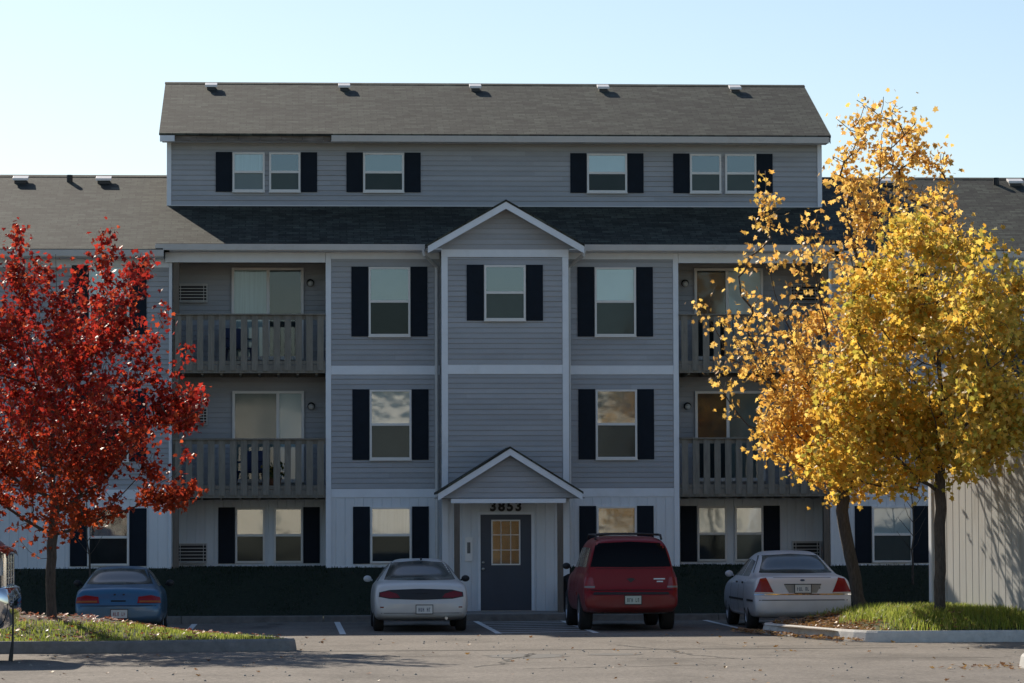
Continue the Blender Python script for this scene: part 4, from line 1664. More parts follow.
# ---------- red SUV
def car_suv():
    t = thing('suv', 'dark red sport utility vehicle with roof rails, right of the entrance', 'car', (1.84, -10.2, 0), R(0.2), 'cars parked nose in at the block')
    mp = paint('red_car_paint', (0.20, 0.004, 0.007), 0.0, 0.10)
    W = .925
    st = [(0.00, W - .10, .46, .66, .68, .72), (.03, W - .03, .42, .72, .74, .78), (.08, W - .02, .40, .76, .78, .80), (.115, W - .015, .38, .98, 1.06, .80), (.16, W - .015, .36, 1.10, 1.28, .78), (.25, W - .01, .34, 1.15, 1.66, .71), (.36, W, .33, 1.16, 1.77, .68),
          (.7, W, .32, 1.15, 1.815, .68), (1.6, W, .32, 1.14, 1.825, .68), (2.5, W, .32, 1.12, 1.81, .67), (2.85, W, .32, 1.11, 1.62, .68), (3.25, W, .32, 1.10, 1.32, .72), (3.5, W, .32, 1.10, 1.18, .72),
          (4.2, W - .03, .33, 1.03, 1.11, .68), (4.65, W - .08, .35, .95, 1.01, .62), (4.78, W - .12, .38, .74, .78, .6), (4.86, W - .22, .45, .64, .66, .55)]
    b = loft_body(st, 'body', mp, t, ((1.15, .37), (4.0, .37)))
    bv = bvh_of(b)
    patch(bv, [(-.78, 1.235), (0, 1.225), (.78, 1.235)], [(-.66, 1.68), (0, 1.715), (.66, 1.68)], 'y', 'rear_window', mat('black_glass', (.004, .004, .005), .12, spec=.12), t, nu=16, nv=8)
    for s in (-1, 1):
        bo, to = [(s * .70, .81), (s * .895, .81)], [(s * .74, 1.03), (s * .885, 1.03)]
        patch(bv, bo, to, 'y', 'tail_light', M_RED, t, nu=8, nv=6, off=.012)
        patch(bv, [(s * .70, .83), (s * .89, .83)], [(s * .70, .865), (s * .89, .865)], 'y', 'reverse_light', mat('dull_lens', (.22, .2, .19), .2), t, nu=6, nv=2, off=.016)
        sd = 'x+' if s > 0 else 'x-'
        patch(bv, [(.42, 1.22), (1.2, 1.22)], [(.55, 1.58), (1.2, 1.60)], sd, 'side_window', M_CARGLASS, t)
        patch(bv, [(1.3, 1.22), (2.1, 1.22)], [(1.3, 1.60), (2.1, 1.60)], sd, 'side_window', M_CARGLASS, t)
        patch(bv, [(2.2, 1.2), (3.05, 1.2)], [(2.2, 1.59), (2.65, 1.58)], sd, 'side_window', M_CARGLASS, t)
        for yy in (1.5, 2.15, 3.15):
            patch(bv, [(yy, .45), (yy + .012, .45)], [(yy, 1.13), (yy + .012, 1.13)], sd, 'door_seam', M_SEAM, t, nu=2, nv=10, off=.002, skirt=.004)
        patch(bv, [(1.6, .66), (3.5, .66)], [(1.6, .73), (3.5, .73)], sd, 'side_moulding', mp, t, nu=16, nv=2, off=.014)
        m_ = mirror(t, s * .96, 2.95, 1.22, s, M_PLAST)
        for y in (1.15, 4.0):
            wheel(t, s * .80, y, .37, .25, s)
        mb = MB()
        mb.tube([(s * .64, .55, 1.76), (s * .63, .62, 1.84), (s * .62, .8, 1.85), (s * .62, 2.2, 1.845), (s * .62, 2.4, 1.76)], .022, 8)
        mb.build('roof_rail', M_PLAST, t, smooth=True)
    for y in (.8, 1.9):
        mb = MB()
        mb.tube([(-.62, y, 1.845), (-.3, y, 1.865), (.3, y, 1.865), (.62, y, 1.845)], .02, 8)
        mb.build('roof_bar', M_PLAST, t, smooth=True)
    patch(bv, *band(-.84, .84, .78, .795), 'y', 'tailgate_gap', M_SEAM, t, nu=20, nv=1, off=.003, skirt=.004)
    patch(bv, *band(-.68, .68, 1.198, 1.206), 'y', 'window_seal', M_SEAM, t, nu=16, nv=1, off=.003, skirt=.004)
    patch(bv, [(-.05, .975), (0, .93), (.05, .975)], [(-.085, 1.0), (0, 1.02), (.085, 1.0)], 'y', 'badge', M_PLAST, t, nu=8, nv=3, off=.012)
    for z, a, b_ in ((1.0, .44, .66), (.95, .50, .62)):
        patch(bv, *band(a, b_, z - .012, z + .012), 'y', 'badge', M_STEEL, t, nu=4, nv=1, off=.009)
    plate(bv, t, .03, .60, mat('plate_pale_green', (.50, .56, .50), .4), True, mat('plate_green_ink', (.02, .07, .05), .5))
    patch(bv, [(-.74, .70), (.74, .70)], [(-.72, .745), (.72, .745)], 'y', 'step_pad', M_PLAST, t, nu=16, nv=1, off=.008)
    mb = MB()
    mb.box(-.7, .7, .25, .33, .33, .42)
    mb.tube([(-.55, .2, .36), (-.55, .6, .40)], .035, 10)
    mb.build('tow_bar', M_PLAST, t)
    return t


# ---------- blue compact
def car_blue():
    x = -7.98
    t = thing('compact_sedan', 'small blue sedan with orange red tail lights behind the left island', 'car', (x, -10.3, gz(x)), R(0.3), 'cars parked nose in at the block')
    mp = paint('blue_car_paint', (0.035, 0.135, 0.25), 0.2)
    W = .845
    st = [(0.00, W - .20, .36, .54, .57, .52), (.03, W - .08, .31, .60, .63, .58), (.09, W - .04, .28, .66, .69, .62), (.14, W - .025, .26, .80, .85, .64), (.22, W - .02, .24, .87, .915, .64), (.4, W - .01, .22, .89, .95, .63),
          (.68, W, .2, .89, .975, .61), (.9, W, .2, .88, 1.06, .57), (1.2, W, .2, .88, 1.22, .52), (1.55, W, .2, .88, 1.30, .50), (2.1, W, .2, .88, 1.325, .51), (2.5, W, .2, .88, 1.28, .51),
          (2.95, W, .2, .88, 1.06, .57), (3.2, W, .2, .87, .95, .62), (3.8, W - .02, .2, .80, .85, .58), (4.15, W - .07, .22, .70, .74, .52), (4.28, W - .14, .28, .58, .61, .46), (4.36, W - .28, .34, .52, .54, .4)]
    b = loft_body(st, 'body', mp, t, ((.95, .29), (3.42, .29)))
    bv = bvh_of(b)
    patch(bv, [(-.63, .985), (0, .975), (.63, .985)], [(-.50, 1.245), (0, 1.275), (.50, 1.245)], 'y', 'rear_window', M_CARGLASS, t, nu=16, nv=8)
    for s in (-1, 1):
        patch(bv, [(s * .36, .63), (s * .80, .63)], [(s * .38, .75), (s * .62, .78), (s * .78, .74)], 'y', 'tail_light', M_RED, t, nu=12, nv=6, off=.010)
        patch(bv, [(s * .40, .64), (s * .79, .64)], [(s * .40, .675), (s * .79, .675)], 'y', 'turn_signal', M_AMB, t, nu=8, nv=2, off=.014)
        sd = 'x+' if s > 0 else 'x-'
        patch(bv, [(1.15, .93), (1.85, .93)], [(1.5, 1.2), (1.85, 1.235)], sd, 'side_window', M_CARGLASS, t)
        patch(bv, [(1.95, .93), (2.85, .93)], [(1.95, 1.235), (2.45, 1.21)], sd, 'side_window', M_CARGLASS, t)
        for yy in (1.25, 1.9, 2.85):
            patch(bv, [(yy, .34), (yy + .012, .34)], [(yy, .87), (yy + .012, .87)], sd, 'door_seam', M_SEAM, t, nu=2, nv=10, off=.002, skirt=.004)
        mirror(t, s * .86, 2.65, .97, s, M_PLAST)
        for y in (.95, 3.42):
            wheel(t, s * .74, y, .29, .18, s)
    plate(bv, t, .02, .43, M_PLATE, True, mat('plate_red_ink', (.25, .03, .04), .5))
    patch(bv, *band(-.80, .80, .575, .588), 'y', 'bumper_seam', M_SEAM, t, nu=18, nv=1, off=.003, skirt=.004)
    patch(bv, *band(-.14, .14, .66, .685), 'y', 'trunk_pull', M_SEAM, t, nu=6, nv=1, off=.006)
    for x_ in (-.07, .1):
        patch(bv, *band(x_ - .02, x_ + .02, .78, .805), 'y', 'badge', M_PLAST, t, nu=2, nv=2, off=.008)
    return t


car_coupe()
car_sedan()
car_suv()
car_blue()


# ---------- chrome nosed pickup at the left edge, seen from its side
def pickup():
    x0 = -9.05
    t = thing('pickup_truck', 'chrome nosed pickup truck poking in at the left edge by the kerb', 'truck', (x0, -21.65, gz(x0)), R(-90))
    # local +y points to world +x; nose at y = 0, so the body lies at negative y
    mp = paint('truck_dark_blue_paint', (0.02, 0.035, 0.07), 0.2)
    W = .98
    L = 5.5
    raw_st = [(0.10, W - .10, .62, 1.18, 1.22, .70), (.14, W - .04, .58, 1.26, 1.34, .72), (.22, W - .02, .5, 1.30, 1.44, .74), (.5, W, .48, 1.32, 1.54, .74), (1.2, W, .46, 1.32, 1.60, .74), (1.42, W, .46, 1.32, 1.64, .74),
              (1.7, W, .46, 1.32, 1.82, .72), (2.1, W, .46, 1.32, 2.02, .68), (2.8, W, .46, 1.32, 2.05, .68), (3.2, W, .46, 1.32, 1.98, .7), (3.3, W, .46, 1.30, 1.40, .8), (3.4, W, .46, 1.28, 1.34, .84), (4.4, W, .46, 1.28, 1.34, .84), (5.4, W, .5, 1.28, 1.33, .84), (5.5, W - .03, .55, 1.2, 1.25, .8)]
    st = [(L - y, w, a, b_, c, d) for (y, w, a, b_, c, d) in reversed(raw_st)]
    b = loft_body(st, 'body', mp, t, ((1.2, .4), (L - 1.05, .4)))
    bv = bvh_of(b)
    for s in (-1, 1):
        sd = 'x+' if s > 0 else 'x-'
        patch(bv, [(2.45, 1.4), (3.55, 1.4)], [(2.5, 1.9), (3.3, 1.9)], sd, 'side_window', M_CARGLASS, t)
        patch(bv, *[[(s * .60, 1.02), (s * .93, 1.02)], [(s * .60, 1.22), (s * .92, 1.22)]], 'Y', 'headlight', M_CLR, t, nu=8, nv=4, off=.02)
        for yy in (2.35, 3.9):
            patch(bv, [(yy, .6), (yy + .012, .6)], [(yy, 1.3), (yy + .012, 1.3)], sd, 'door_seam', M_SEAM, t, nu=2, nv=8, off=.002, skirt=.004)
        for y in (1.2, L - 1.05):
            wheel(t, s * .86, y, .4, .26, s)
        mirror(t, s * .99, 3.55, 1.5, s, M_CHROME)
    patch(bv, [(-.8, 1.55), (.8, 1.55)], [(-.68, 1.93), (.68, 1.93)], 'Y', 'windscreen', M_CARGLASS, t)
    mb = MB()
    y1 = L - .09
    mb.box(-.60, .60, y1 - .02, y1 + .03, .86, .90)
    mb.box(-.60, .60, y1 - .05, y1 + .02, 1.26, 1.31)
    for xx in (-.62, .6):
        mb.box(xx, xx + .02, y1 - .06, y1 + .03, .86, 1.31)
    for xx in (-.60, -.2, .2, .56):
        mb.box(xx, xx + .04, y1 - .02, y1 + .028, .901, 1.259)
    for k in range(3):
        mb.box(-.559, .559, y1 - .03, y1 + .004, .97 + k * .09, .985 + k * .09)
    gr = mb.build('grille', M_CHROME, t, bevel=.008)
    mb = MB()
    mb.box(-.9, .9, y1 - .12, y1 - .03, .88, 1.28)
    mb.build('grille_back', M_PLAST, gr)
    mb = MB()
    mb.grid([[(xx, L - .5 + q, 1.30 + zz - .05 * (abs(xx) / .95) ** 4) for q, zz in ((.0, .075), (.25, .075), (.38, .06), (.45, .02), (.46, -.03))] for xx in (-.97, -.9, -.7, -.3, .3, .7, .9, .97)])
    mb.build('hood_trim', M_CHROME, t, smooth=True)
    # wrap around chrome bumper
    mb = MB()
    rows = []
    prof = [(-.04, .40), (.0, .42), (.05, .50), (.085, .62), (.085, .76), (.05, .86), (.0, .885), (-.04, .87)]
    for xx in [-1.0, -.985, -.94, -.85, -.6, -.2, .2, .6, .85, .94, .985, 1.0]:
        bow = -0.10 * (abs(xx) / 1.0) ** 4 - (0.25 if abs(xx) > .99 else 0.10 if abs(xx) > .98 else 0)
        rows.append([(xx, L - .03 + bow + py, pz) for py, pz in prof])
    mb.grid(rows)
    mb.build('front_bumper', M_CHROME, t, smooth=True)
    mb = MB()
    mb.box(-.85, .85, L - .35, L - .12, .42, .58)
    mb.build('valance', M_PLAST, t, bevel=.02)
    mb = MB()
    mb.tube([(-.0, L + .02, .70), (0.0, L + .025, .45), (.015, L + .02, .25), (.0, L + .0, .08), (.0, L - .005, .03)], [.012, .014, .016, .03, .03], 8)
    mb.v = [(v[0] + .93, v[1] + .02, v[2]) for v in mb.v]
    part(mb.build('hanging_strap', M_PLAST, t), 'black strap hanging from the bumper to the ground')
    t.scale = (1.25, 1.25, 1.33)
    for ch in t.children:
        ch.location.y = -L
    return t


pickup()

# ================================================================== trees
def leaf_mat(name, cols, trans=0.45, zmix=None):
    m = bpy.data.materials.new(name)
    m.use_nodes = True
    n = m.node_tree.nodes
    l = m.node_tree.links
    n.clear()
    out = n.new('ShaderNodeOutputMaterial')
    geo = n.new('ShaderNodeNewGeometry')
    cr = n.new('ShaderNodeValToRGB')
    e = cr.color_ramp.elements
    while len(e) > 1:
        e.remove(e[-1])
    for i, c in enumerate(cols):
        x = e[0] if i == 0 else e.new(i / (len(cols) - 1))
        x.position = i / (len(cols) - 1)
        x.color = tuple(c) + (1,)
    l.new(geo.outputs['Random Per Island'], cr.inputs[0])
    col = cr.outputs[0]
    if zmix:
        z0, z1, c2, amt = zmix
        tc = n.new('ShaderNodeTexCoord')
        sp = n.new('ShaderNodeSeparateXYZ')
        l.new(tc.outputs['Object'], sp.inputs[0])
        nz = n.new('ShaderNodeTexNoise'); nz.inputs['Scale'].default_value = 0.9
        l.new(tc.outputs['Object'], nz.inputs['Vector'])
        ad = n.new('ShaderNodeMath'); ad.operation = 'MULTIPLY_ADD'
        l.new(nz.outputs[0], ad.inputs[0]); ad.inputs[1].default_value = 3.0
        l.new(sp.outputs['Z'], ad.inputs[2])
        mr = n.new('ShaderNodeMapRange')
        mr.inputs[1].default_value = z0 + 1.5; mr.inputs[2].default_value = z1 + 1.5
        mr.inputs[3].default_value = amt; mr.inputs[4].default_value = 0.0
        l.new(ad.outputs[0], mr.inputs[0])
        mx = n.new('ShaderNodeMix'); mx.data_type = 'RGBA'
        l.new(mr.outputs[0], mx.inputs[0]); l.new(col, mx.inputs[6])
        mx.inputs[7].default_value = tuple(c2) + (1,)
        col = mx.outputs[2]
    pb = n.new('ShaderNodeBsdfPrincipled')
    pb.inputs['Roughness'].default_value = 0.46
    pb.inputs['Specular IOR Level'].default_value = 0.26
    l.new(col, pb.inputs['Base Color'])
    tr = n.new('ShaderNodeBsdfTranslucent')
    hs = n.new('ShaderNodeHueSaturation')
    hs.inputs['Value'].default_value = 1.7
    hs.inputs['Saturation'].default_value = 1.0
    l.new(col, hs.inputs['Color'])
    l.new(hs.outputs[0], tr.inputs[0])
    mix = n.new('ShaderNodeMixShader')
    mix.inputs[0].default_value = trans
    l.new(pb.outputs[0], mix.inputs[1])
    l.new(tr.outputs[0], mix.inputs[2])
    l.new(mix.outputs[0], out.inputs[0])
    return m


M_BARK = mat('bark', (0.075, 0.062, 0.052), 0.95, 0.45, 8, stretch=(5, 5, 1), bump=1.0, bscale=14)

# lobed maple leaf outline: (along, across)
LEAF = np.array([(0, 0), (.12, .22), (.05, .5), (.35, .38), (.55, .62), (.62, .25), (1.0, 0), (.62, -.25), (.55, -.62), (.35, -.38), (.05, -.5), (.12, -.22)], float)


def leaves_mesh(name, centres, sizes, seed, m, parent, hang=0.5, simple=False):
    rs = np.random.RandomState(seed)
    N = len(centres)
    tpl = LEAF if not simple else np.array([(0, 0), (.4, .42), (1, 0), (.4, -.42)], float)
    K = len(tpl)
    # along axis: random, drooping
    a = rs.normal(size=(N, 3))
    a[:, 2] -= hang * 1.6
    a /= np.linalg.norm(a, axis=1)[:, None]
    b = rs.normal(size=(N, 3))
    b -= (a * b).sum(1)[:, None] * a
    b /= np.linalg.norm(b, axis=1)[:, None]
    c = np.cross(a, b)
    fold = rs.uniform(0.0, 0.5, N)
    curl = rs.uniform(-.35, .35, N)
    t = tpl[None, :, :]
    al = t[:, :, 0] * np.ones((N, 1))
    ac = t[:, :, 1] * np.ones((N, 1))
    up = np.abs(ac) * fold[:, None] + curl[:, None] * al ** 2
    V = centres[:, None, :] + sizes[:, None, None] * (al[:, :, None] * a[:, None, :] + ac[:, :, None] * b[:, None, :] + up[:, :, None] * c[:, None, :])
    V = V.reshape(-1, 3)
    if simple:
        F = (np.arange(N)[:, None] * K + np.array([0, 1, 2, 3])[None]).reshape(-1, 4)
        loops = F.reshape(-1)
        tot = np.full(len(F), 4)
    else:
        h1 = [0, 1, 2, 3, 4, 5, 6]
        h2 = [0, 6, 7, 8, 9, 10, 11]
        base = np.arange(N)[:, None] * K
        F = np.concatenate([base + np.array(h1)[None], base + np.array(h2)[None]], 1)
        loops = F.reshape(-1)
        tot = np.full(N * 2, 7)
    me = bpy.data.meshes.new(name)
    me.vertices.add(len(V))
    me.vertices.foreach_set('co', V.astype(np.float32).reshape(-1))
    me.loops.add(len(loops))
    me.loops.foreach_set('vertex_index', loops.astype(np.int32))
    st = np.concatenate([[0], np.cumsum(tot)[:-1]])
    me.polygons.add(len(tot))
    me.polygons.foreach_set('loop_start', st.astype(np.int32))
    me.polygons.foreach_set('loop_total', tot.astype(np.int32))
    me.materials.append(m)
    me.update(calc_edges=True)
    me.validate()
    o = bpy.data.objects.new(name, me)
    COL.objects.link(o)
    if parent is not None:
        o.parent = parent
    return o


def tree(label, loc, trunk, limbs, tips, seed, lmat, leaf_size, per_tip, spread, r_trunk, group=None, hang=0.5, limb_r=0.02, reject=None, name='maple_tree', simple=False, rise=1.2):
    """trunk: polyline (local); limbs: [(start fraction, end point)]; tips: [(x,y,z, density)] local points"""
    rnd = random.Random(seed)
    t = thing(name, label, 'tree', loc, 0, group)
    pos, par = [], []
    def add(p, pa):
        pos.append(Vector(p)); par.append(pa)
        return len(pos) - 1
    # trunk nodes
    last = -1
    tr = [Vector(p) for p in trunk]
    tn = []
    for i in range(len(tr) - 1):
        k = 5
        for j in range(k):
            q = tr[i].lerp(tr[i + 1], j / k)
            q += Vector((rnd.uniform(-1, 1), rnd.uniform(-1, 1), 0)) * 0.018
            last = add(q, last)
            tn.append(last)
    last = add(tr[-1], last)
    tn.append(last)
    n_tr = len(pos)
    for fr, end in limbs:
        s = tn[int(fr * (len(tn) - 1))]
        p = pos[s].copy()
        e = Vector(end)
        L = (e - p).length
        k = max(3, int(L / 0.3))
        cur = s
        for j in range(1, k + 1):
            u = j / k
            q = p.lerp(e, u)
            q.z += -0.10 * L * sin(u * pi) if e.z > p.z else 0.12 * L * sin(u * pi)
            q += Vector((rnd.uniform(-1, 1), rnd.uniform(-1, 1), rnd.uniform(-1, 1))) * 0.05 * min(1, u * 3) * (0 if j == k else 1)
            cur = add(q, cur)
    axis = pos[tn[len(tn) // 2]]
    tips = sorted(tips, key=lambda q: (Vector(q[:3]) - axis).length)
    LC, LS = [], []
    P = np.array([tuple(p) for p in pos])
    low = tr[0].z + (tr[-1].z - tr[0].z) * 0.18
    for q in tips:
        e = Vector(q[:3])
        d = P - np.array(e)
        cost = np.linalg.norm(d, axis=1) + np.where(d[:, 2] > -0.35 * np.hypot(d[:, 0], d[:, 1]), (d[:, 2] + 0.35 * np.hypot(d[:, 0], d[:, 1])) * rise, 0) + np.where(P[:, 2] < low, 5, 0)
        s = int(np.argmin(cost))
        p = pos[s]
        L = (e - p).length
        k = max(1, int(L / 0.22))
        cur = s
        newp = []
        for j in range(1, k + 1):
            u = j / k
            w = p.lerp(e, u)
            w.z -= 0.12 * L * sin(u * pi)
            if j < k:
                w += Vector((rnd.gauss(0, 1), rnd.gauss(0, 1), rnd.gauss(0, 1))) * 0.035
            cur = add(w, cur)
            newp.append(tuple(w))
        if newp:
            P = np.vstack([P, np.array(newp)])
        nl = max(1, int(per_tip * q[3] * rnd.uniform(0.6, 1.4)))
        for _ in range(nl):
            u = rnd.random() ** 0.7
            w = p.lerp(e, 1 - (1 - u) * min(1, 0.6 / max(L, 0.01)))
            c = w + Vector((rnd.gauss(0, 1), rnd.gauss(0, 1), rnd.gauss(0, 0.9))) * spread
            wc = c + Vector(loc)
            if reject and reject(wc):
                continue
            LC.append(tuple(c))
            LS.append(leaf_size * rnd.uniform(0.65, 1.25))
    # radii by the pipe model
    n = len(pos)
    cnt = [0] * n
    for i in range(n):
        cnt[i] = 0
    kids = [[] for _ in range(n)]
    for i in range(n):
        if par[i] >= 0:
            kids[par[i]].append(i)
    for i in reversed(range(n)):
        cnt[i] = max(1, sum(cnt[k] for k in kids[i]))
    root_n = max(cnt)
    def rad(i):
        return max(0.0045, r_trunk * (cnt[i] / root_n) ** 0.52)
    mb = MB()
    used = [False] * n
    stack = [0]
    while stack:
        s = stack.pop()
        chain = [s]
        cur = s
        if par[s] >= 0:
            chain = [par[s], s]
        while kids[cur]:
            ks = sorted(kids[cur], key=lambda k: -cnt[k])
            stack += ks[1:]
            cur = ks[0]
            chain.append(cur)
        rr = [rad(i) for i in chain]
        if par[s] >= 0 and len(rr) > 1:
            rr[0] = min(rr[0], rr[1] * 1.15)
        elif par[s] < 0:
            rr[0] *= 1.5
            rr[1] *= 1.12
        seg = 10 if rr[0] > 0.04 else (6 if rr[0] > 0.015 else 4)
        mb.tube([pos[i] for i in chain], rr, seg)
    mb.build('trunk', M_BARK, t, smooth=True)
    leaves_mesh('crown', np.array(LC), np.array(LS), seed, lmat, t, hang, simple)
    return t


def pts_ellipsoid(rnd, c, r, n, dens, shell=0.2, thr=-0.02, fs=1.15):
    """points through a lobe, thinned by a noise field so that gaps and clumps appear"""
    out = []
    tries = 0
    while len(out) < n and tries < n * 12:
        tries += 1
        u = Vector((rnd.gauss(0, 1), rnd.gauss(0, 1), rnd.gauss(0, 1)))
        u.normalize()
        rr = (shell + (1 - shell) * rnd.random()) ** 0.6
        if rnd.random() < 0.08:
            rr *= 1.22
        p = Vector((c[0] + u.x * r[0] * rr, c[1] + u.y * r[1] * rr, c[2] + u.z * r[2] * rr))
        if mnoise.noise(p * fs + Vector((3.1, 7.7, 1.3))) < thr:
            continue
        out.append((p.x, p.y, p.z, dens))
    return out


def pts_profile(rnd, prof, n, dens, cx=0.0, cy=0.0, noise_seed=0.0, thr=0.03, fs=1.1):
    """points in a solid of revolution with a lumpy outline; prof [(z, r)]"""
    out = []
    z0, z1 = prof[0][0], prof[-1][0]
    rm = max(p[1] for p in prof)
    while len(out) < n:
        z = rnd.uniform(z0, z1)
        for i in range(len(prof) - 1):
            if prof[i][0] <= z <= prof[i + 1][0]:
                f = (z - prof[i][0]) / (prof[i + 1][0] - prof[i][0])
                r = prof[i][1] + (prof[i + 1][1] - prof[i][1]) * f
        if rnd.random() > (r / rm):
            continue
        a = rnd.uniform(0, 2 * pi)
        lump = 1 + 0.2 * sin(3 * a + z * 1.7 + noise_seed) + 0.16 * sin(5 * a - z * 2.6 + noise_seed * 2)
        q = rnd.random() ** 0.45
        if rnd.random() < .06:
            q = 1.2
        if q > 1:
            lump = min(lump, 0.95)
        x, y = cos(a) * r * q * lump, sin(a) * r * q * lump
        if mnoise.noise(Vector((x, y, z)) * fs + Vector((noise_seed * 3, 1.7, 4.4))) < thr:
            continue
        out.append((cx + x, cy + y, z, dens))
    return out


def spires(rnd, spec):
    """upright leafy shoots: (x, y, z0, z1, lean)"""
    out = []
    for (x, y, z0, z1, lx) in spec:
        k = int((z1 - z0) / 0.13)
        for i in range(k):
            f = i / max(1, k - 1)
            w = .20 * (1 - f) + .05
            out.append((x + lx * f + rnd.gauss(0, w), y + rnd.gauss(0, w), z0 + (z1 - z0) * f, .75))
    return out


def in_shed(w):
    return w.y < -11.0 and w.z < 5.8 and w.x > 7.08 + (-11.4 - w.y) * .2126


# --- red maple on the left island
rnd = random.Random(21)
prof = [(1.65, .7), (2.1, 1.7), (2.9, 2.5), (3.9, 2.75), (4.8, 2.25), (5.6, 1.75), (6.3, 1.15), (6.75, .5)]
prof = [(1.75, .6), (2.2, 1.5), (3.0, 2.3), (3.9, 2.6), (4.7, 1.95), (5.4, 1.25), (6.0, .7), (6.4, .35)]
tips = pts_profile(rnd, prof, 235, 1.0, -0.1, 0.0, 1.3)
for k in range(40):           # ascending leafy branches give the ragged outline
    a = 2.4 * k + rnd.uniform(-.3, .3)
    z = 1.7 + 3.3 * (k / 40)
    r0 = rnd.uniform(.3, .9)
    up = rnd.uniform(.45, .8) + .5 * (k / 40)
    L_ = rnd.uniform(1.5, 2.3) * (1 - .35 * k / 40)
    n_ = int(L_ / .15)
    for i in range(n_):
        f = i / n_
        q = r0 + L_ * f * .85
        w = .16 * (1 - f) + .07
        tips.append((cos(a) * q + rnd.gauss(0, w), sin(a) * q + rnd.gauss(0, w), z + L_ * f * up + .12 * L_ * f * f + rnd.gauss(0, w * .8), .95))
tips += spires(rnd, [(.85, 0, 5.0, 6.75, .15), (-.55, .2, 5.4, 6.85, -.1), (.3, -.3, 5.2, 6.3, .1), (-1.5, 0, 4.9, 6.3, -.25), (1.5, .2, 4.6, 5.6, .5), (1.9, -.2, 4.2, 4.9, .5), (2.2, 0, 3.4, 4.0, .3), (1.15, .1, 4.9, 6.5, .45), (-.75, 0, 5.0, 7.0, .1), (.55, .1, 5.0, 6.95, .35), (-1.0, .2, 4.8, 6.7, -.35)])
# spires and the arm reaching right
for (c, r, k) in (((2.2, -.2, 3.75), (.5, .5, .4), 26), ((2.0, 0, 2.5), (.5, .5, .35), 22)):
    tips += pts_ellipsoid(rnd, c, r, k, 1.0)
limbs = [(.34, (-1.5, .4, 2.9)), (.34, (1.6, -.3, 2.7)), (.40, (.3, 1.6, 3.2)), (.42, (1.9, .5, 3.9)), (.45, (-1.9, -.3, 3.9)), (.5, (-.4, -1.6, 3.9)), (.55, (1.1, -1.0, 4.9)), (.6, (-1.2, .8, 5.0)), (.66, (.9, .5, 5.6)), (.7, (-.7, -.5, 5.9))]
M_LRED = leaf_mat('red_leaves', [(.07, .010, .008), (.26, .016, .013), (.36, .030, .018), (.13, .012, .010), (.42, .075, .025), (.30, .018, .014), (.10, .022, .012)], 0.48, (1.6, 3.8, (.30, .085, .02), .40))
tree('red maple glowing crimson on the left grass island', (-8.86, -16.0, 0.31),
     [(0, 0, -.1), (0.0, 0, 1.0), (.03, .02, 2.0), (.0, 0, 3.2), (.08, .05, 4.6), (.05, 0, 6.5)], limbs, tips, 7, M_LRED, .088, 23, .105, .088, 'street trees in autumn leaf', 0.45)

# --- tall sparse golden tree, right
rnd = random.Random(5)
B1 = Vector((6.05, -11.6, .34))
def L1(x, z, y=0.0):
    return ((x + 4.77) * .981 - 4.77 - B1.x, y, 2.13 + (z - 2.13) * .981 - B1.z)
tips = []
for (c, r, k, d) in ((L1(6.95, 8.2), (1.1, 1.2, 1.2), 75, .8), (L1(6.75, 9.5), (.85, .8, .85), 36, .75), (L1(7.75, 8.2), (.6, .7, .9), 26, .45),
                     (L1(4.75, 6.3), (1.15, 1.2, 1.3), 46, .45), (L1(3.9, 5.5), (.8, .9, 1.4), 24, .4), (L1(5.5, 7.2), (.8, 1, .9), 28, .55), (L1(4.5, 7.9), (.35, .4, .5), 9, .5),
                     (L1(5.5, 5.1), (1.35, 1.3, 1.2), 110, .9), (L1(5.55, 3.95), (1.3, 1.3, 1.0), 130, 1.1), (L1(4.9, 3.8), (.7, .8, .6), 44, .8), (L1(5.9, 3.0), (1.0, 1.0, .5), 50, .9), (L1(6.2, 8.9), (.5, .5, .6), 14, .6), (L1(6.6, 10.0), (.85, .7, .6), 16, .5), (L1(3.65, 5.7), (.55, .6, 1.4), 16, .35), (L1(4.6, 8.5), (.3, .3, .5), 8, .45), (L1(7.8, 8.9), (.4, .5, .5), 10, .5), (L1(6.8, 5.9), (1.2, 1.3, 1.5), 100, .9)):
    tips += pts_ellipsoid(rnd, c, r, k, d)
trunk1 = [L1(6.3, .23), L1(6.12, 1.2), L1(5.92, 2.3), L1(6.0, 3.4, .05), L1(6.3, 5.2), L1(6.62, 7.3), L1(6.75, 9.6)]
limbs = [(.45, L1(4.2, 3.9, -.2)), (.42, L1(5.3, 4.6, -.9)), (.38, L1(6.9, 4.9, .6)), (.42, L1(3.9, 6.2, 0)), (.5, L1(4.6, 6.9, .3)), (.58, L1(5.3, 7.4, -.3)), (.66, L1(7.2, 7.6, .3)), (.72, L1(7.5, 8.6, -.2)), (.75, L1(6.0, 9.2, .2)), (.48, L1(5.6, 5.6, .9))]
M_LGOLD = leaf_mat('golden_leaves', [(.52, .28, .06), (.62, .40, .11), (.56, .38, .08), (.36, .18, .045), (.66, .47, .15), (.46, .25, .06)], 0.55, (2.2, 5.0, (.60, .37, .05), .6))
tree('tall sparse tree with golden brown leaves and leaning trunk by the white sedan', tuple(B1), trunk1, limbs, tips, 12, M_LGOLD, .100, 17, .14, .118, 'street trees in autumn leaf', 0.9, reject=in_shed)

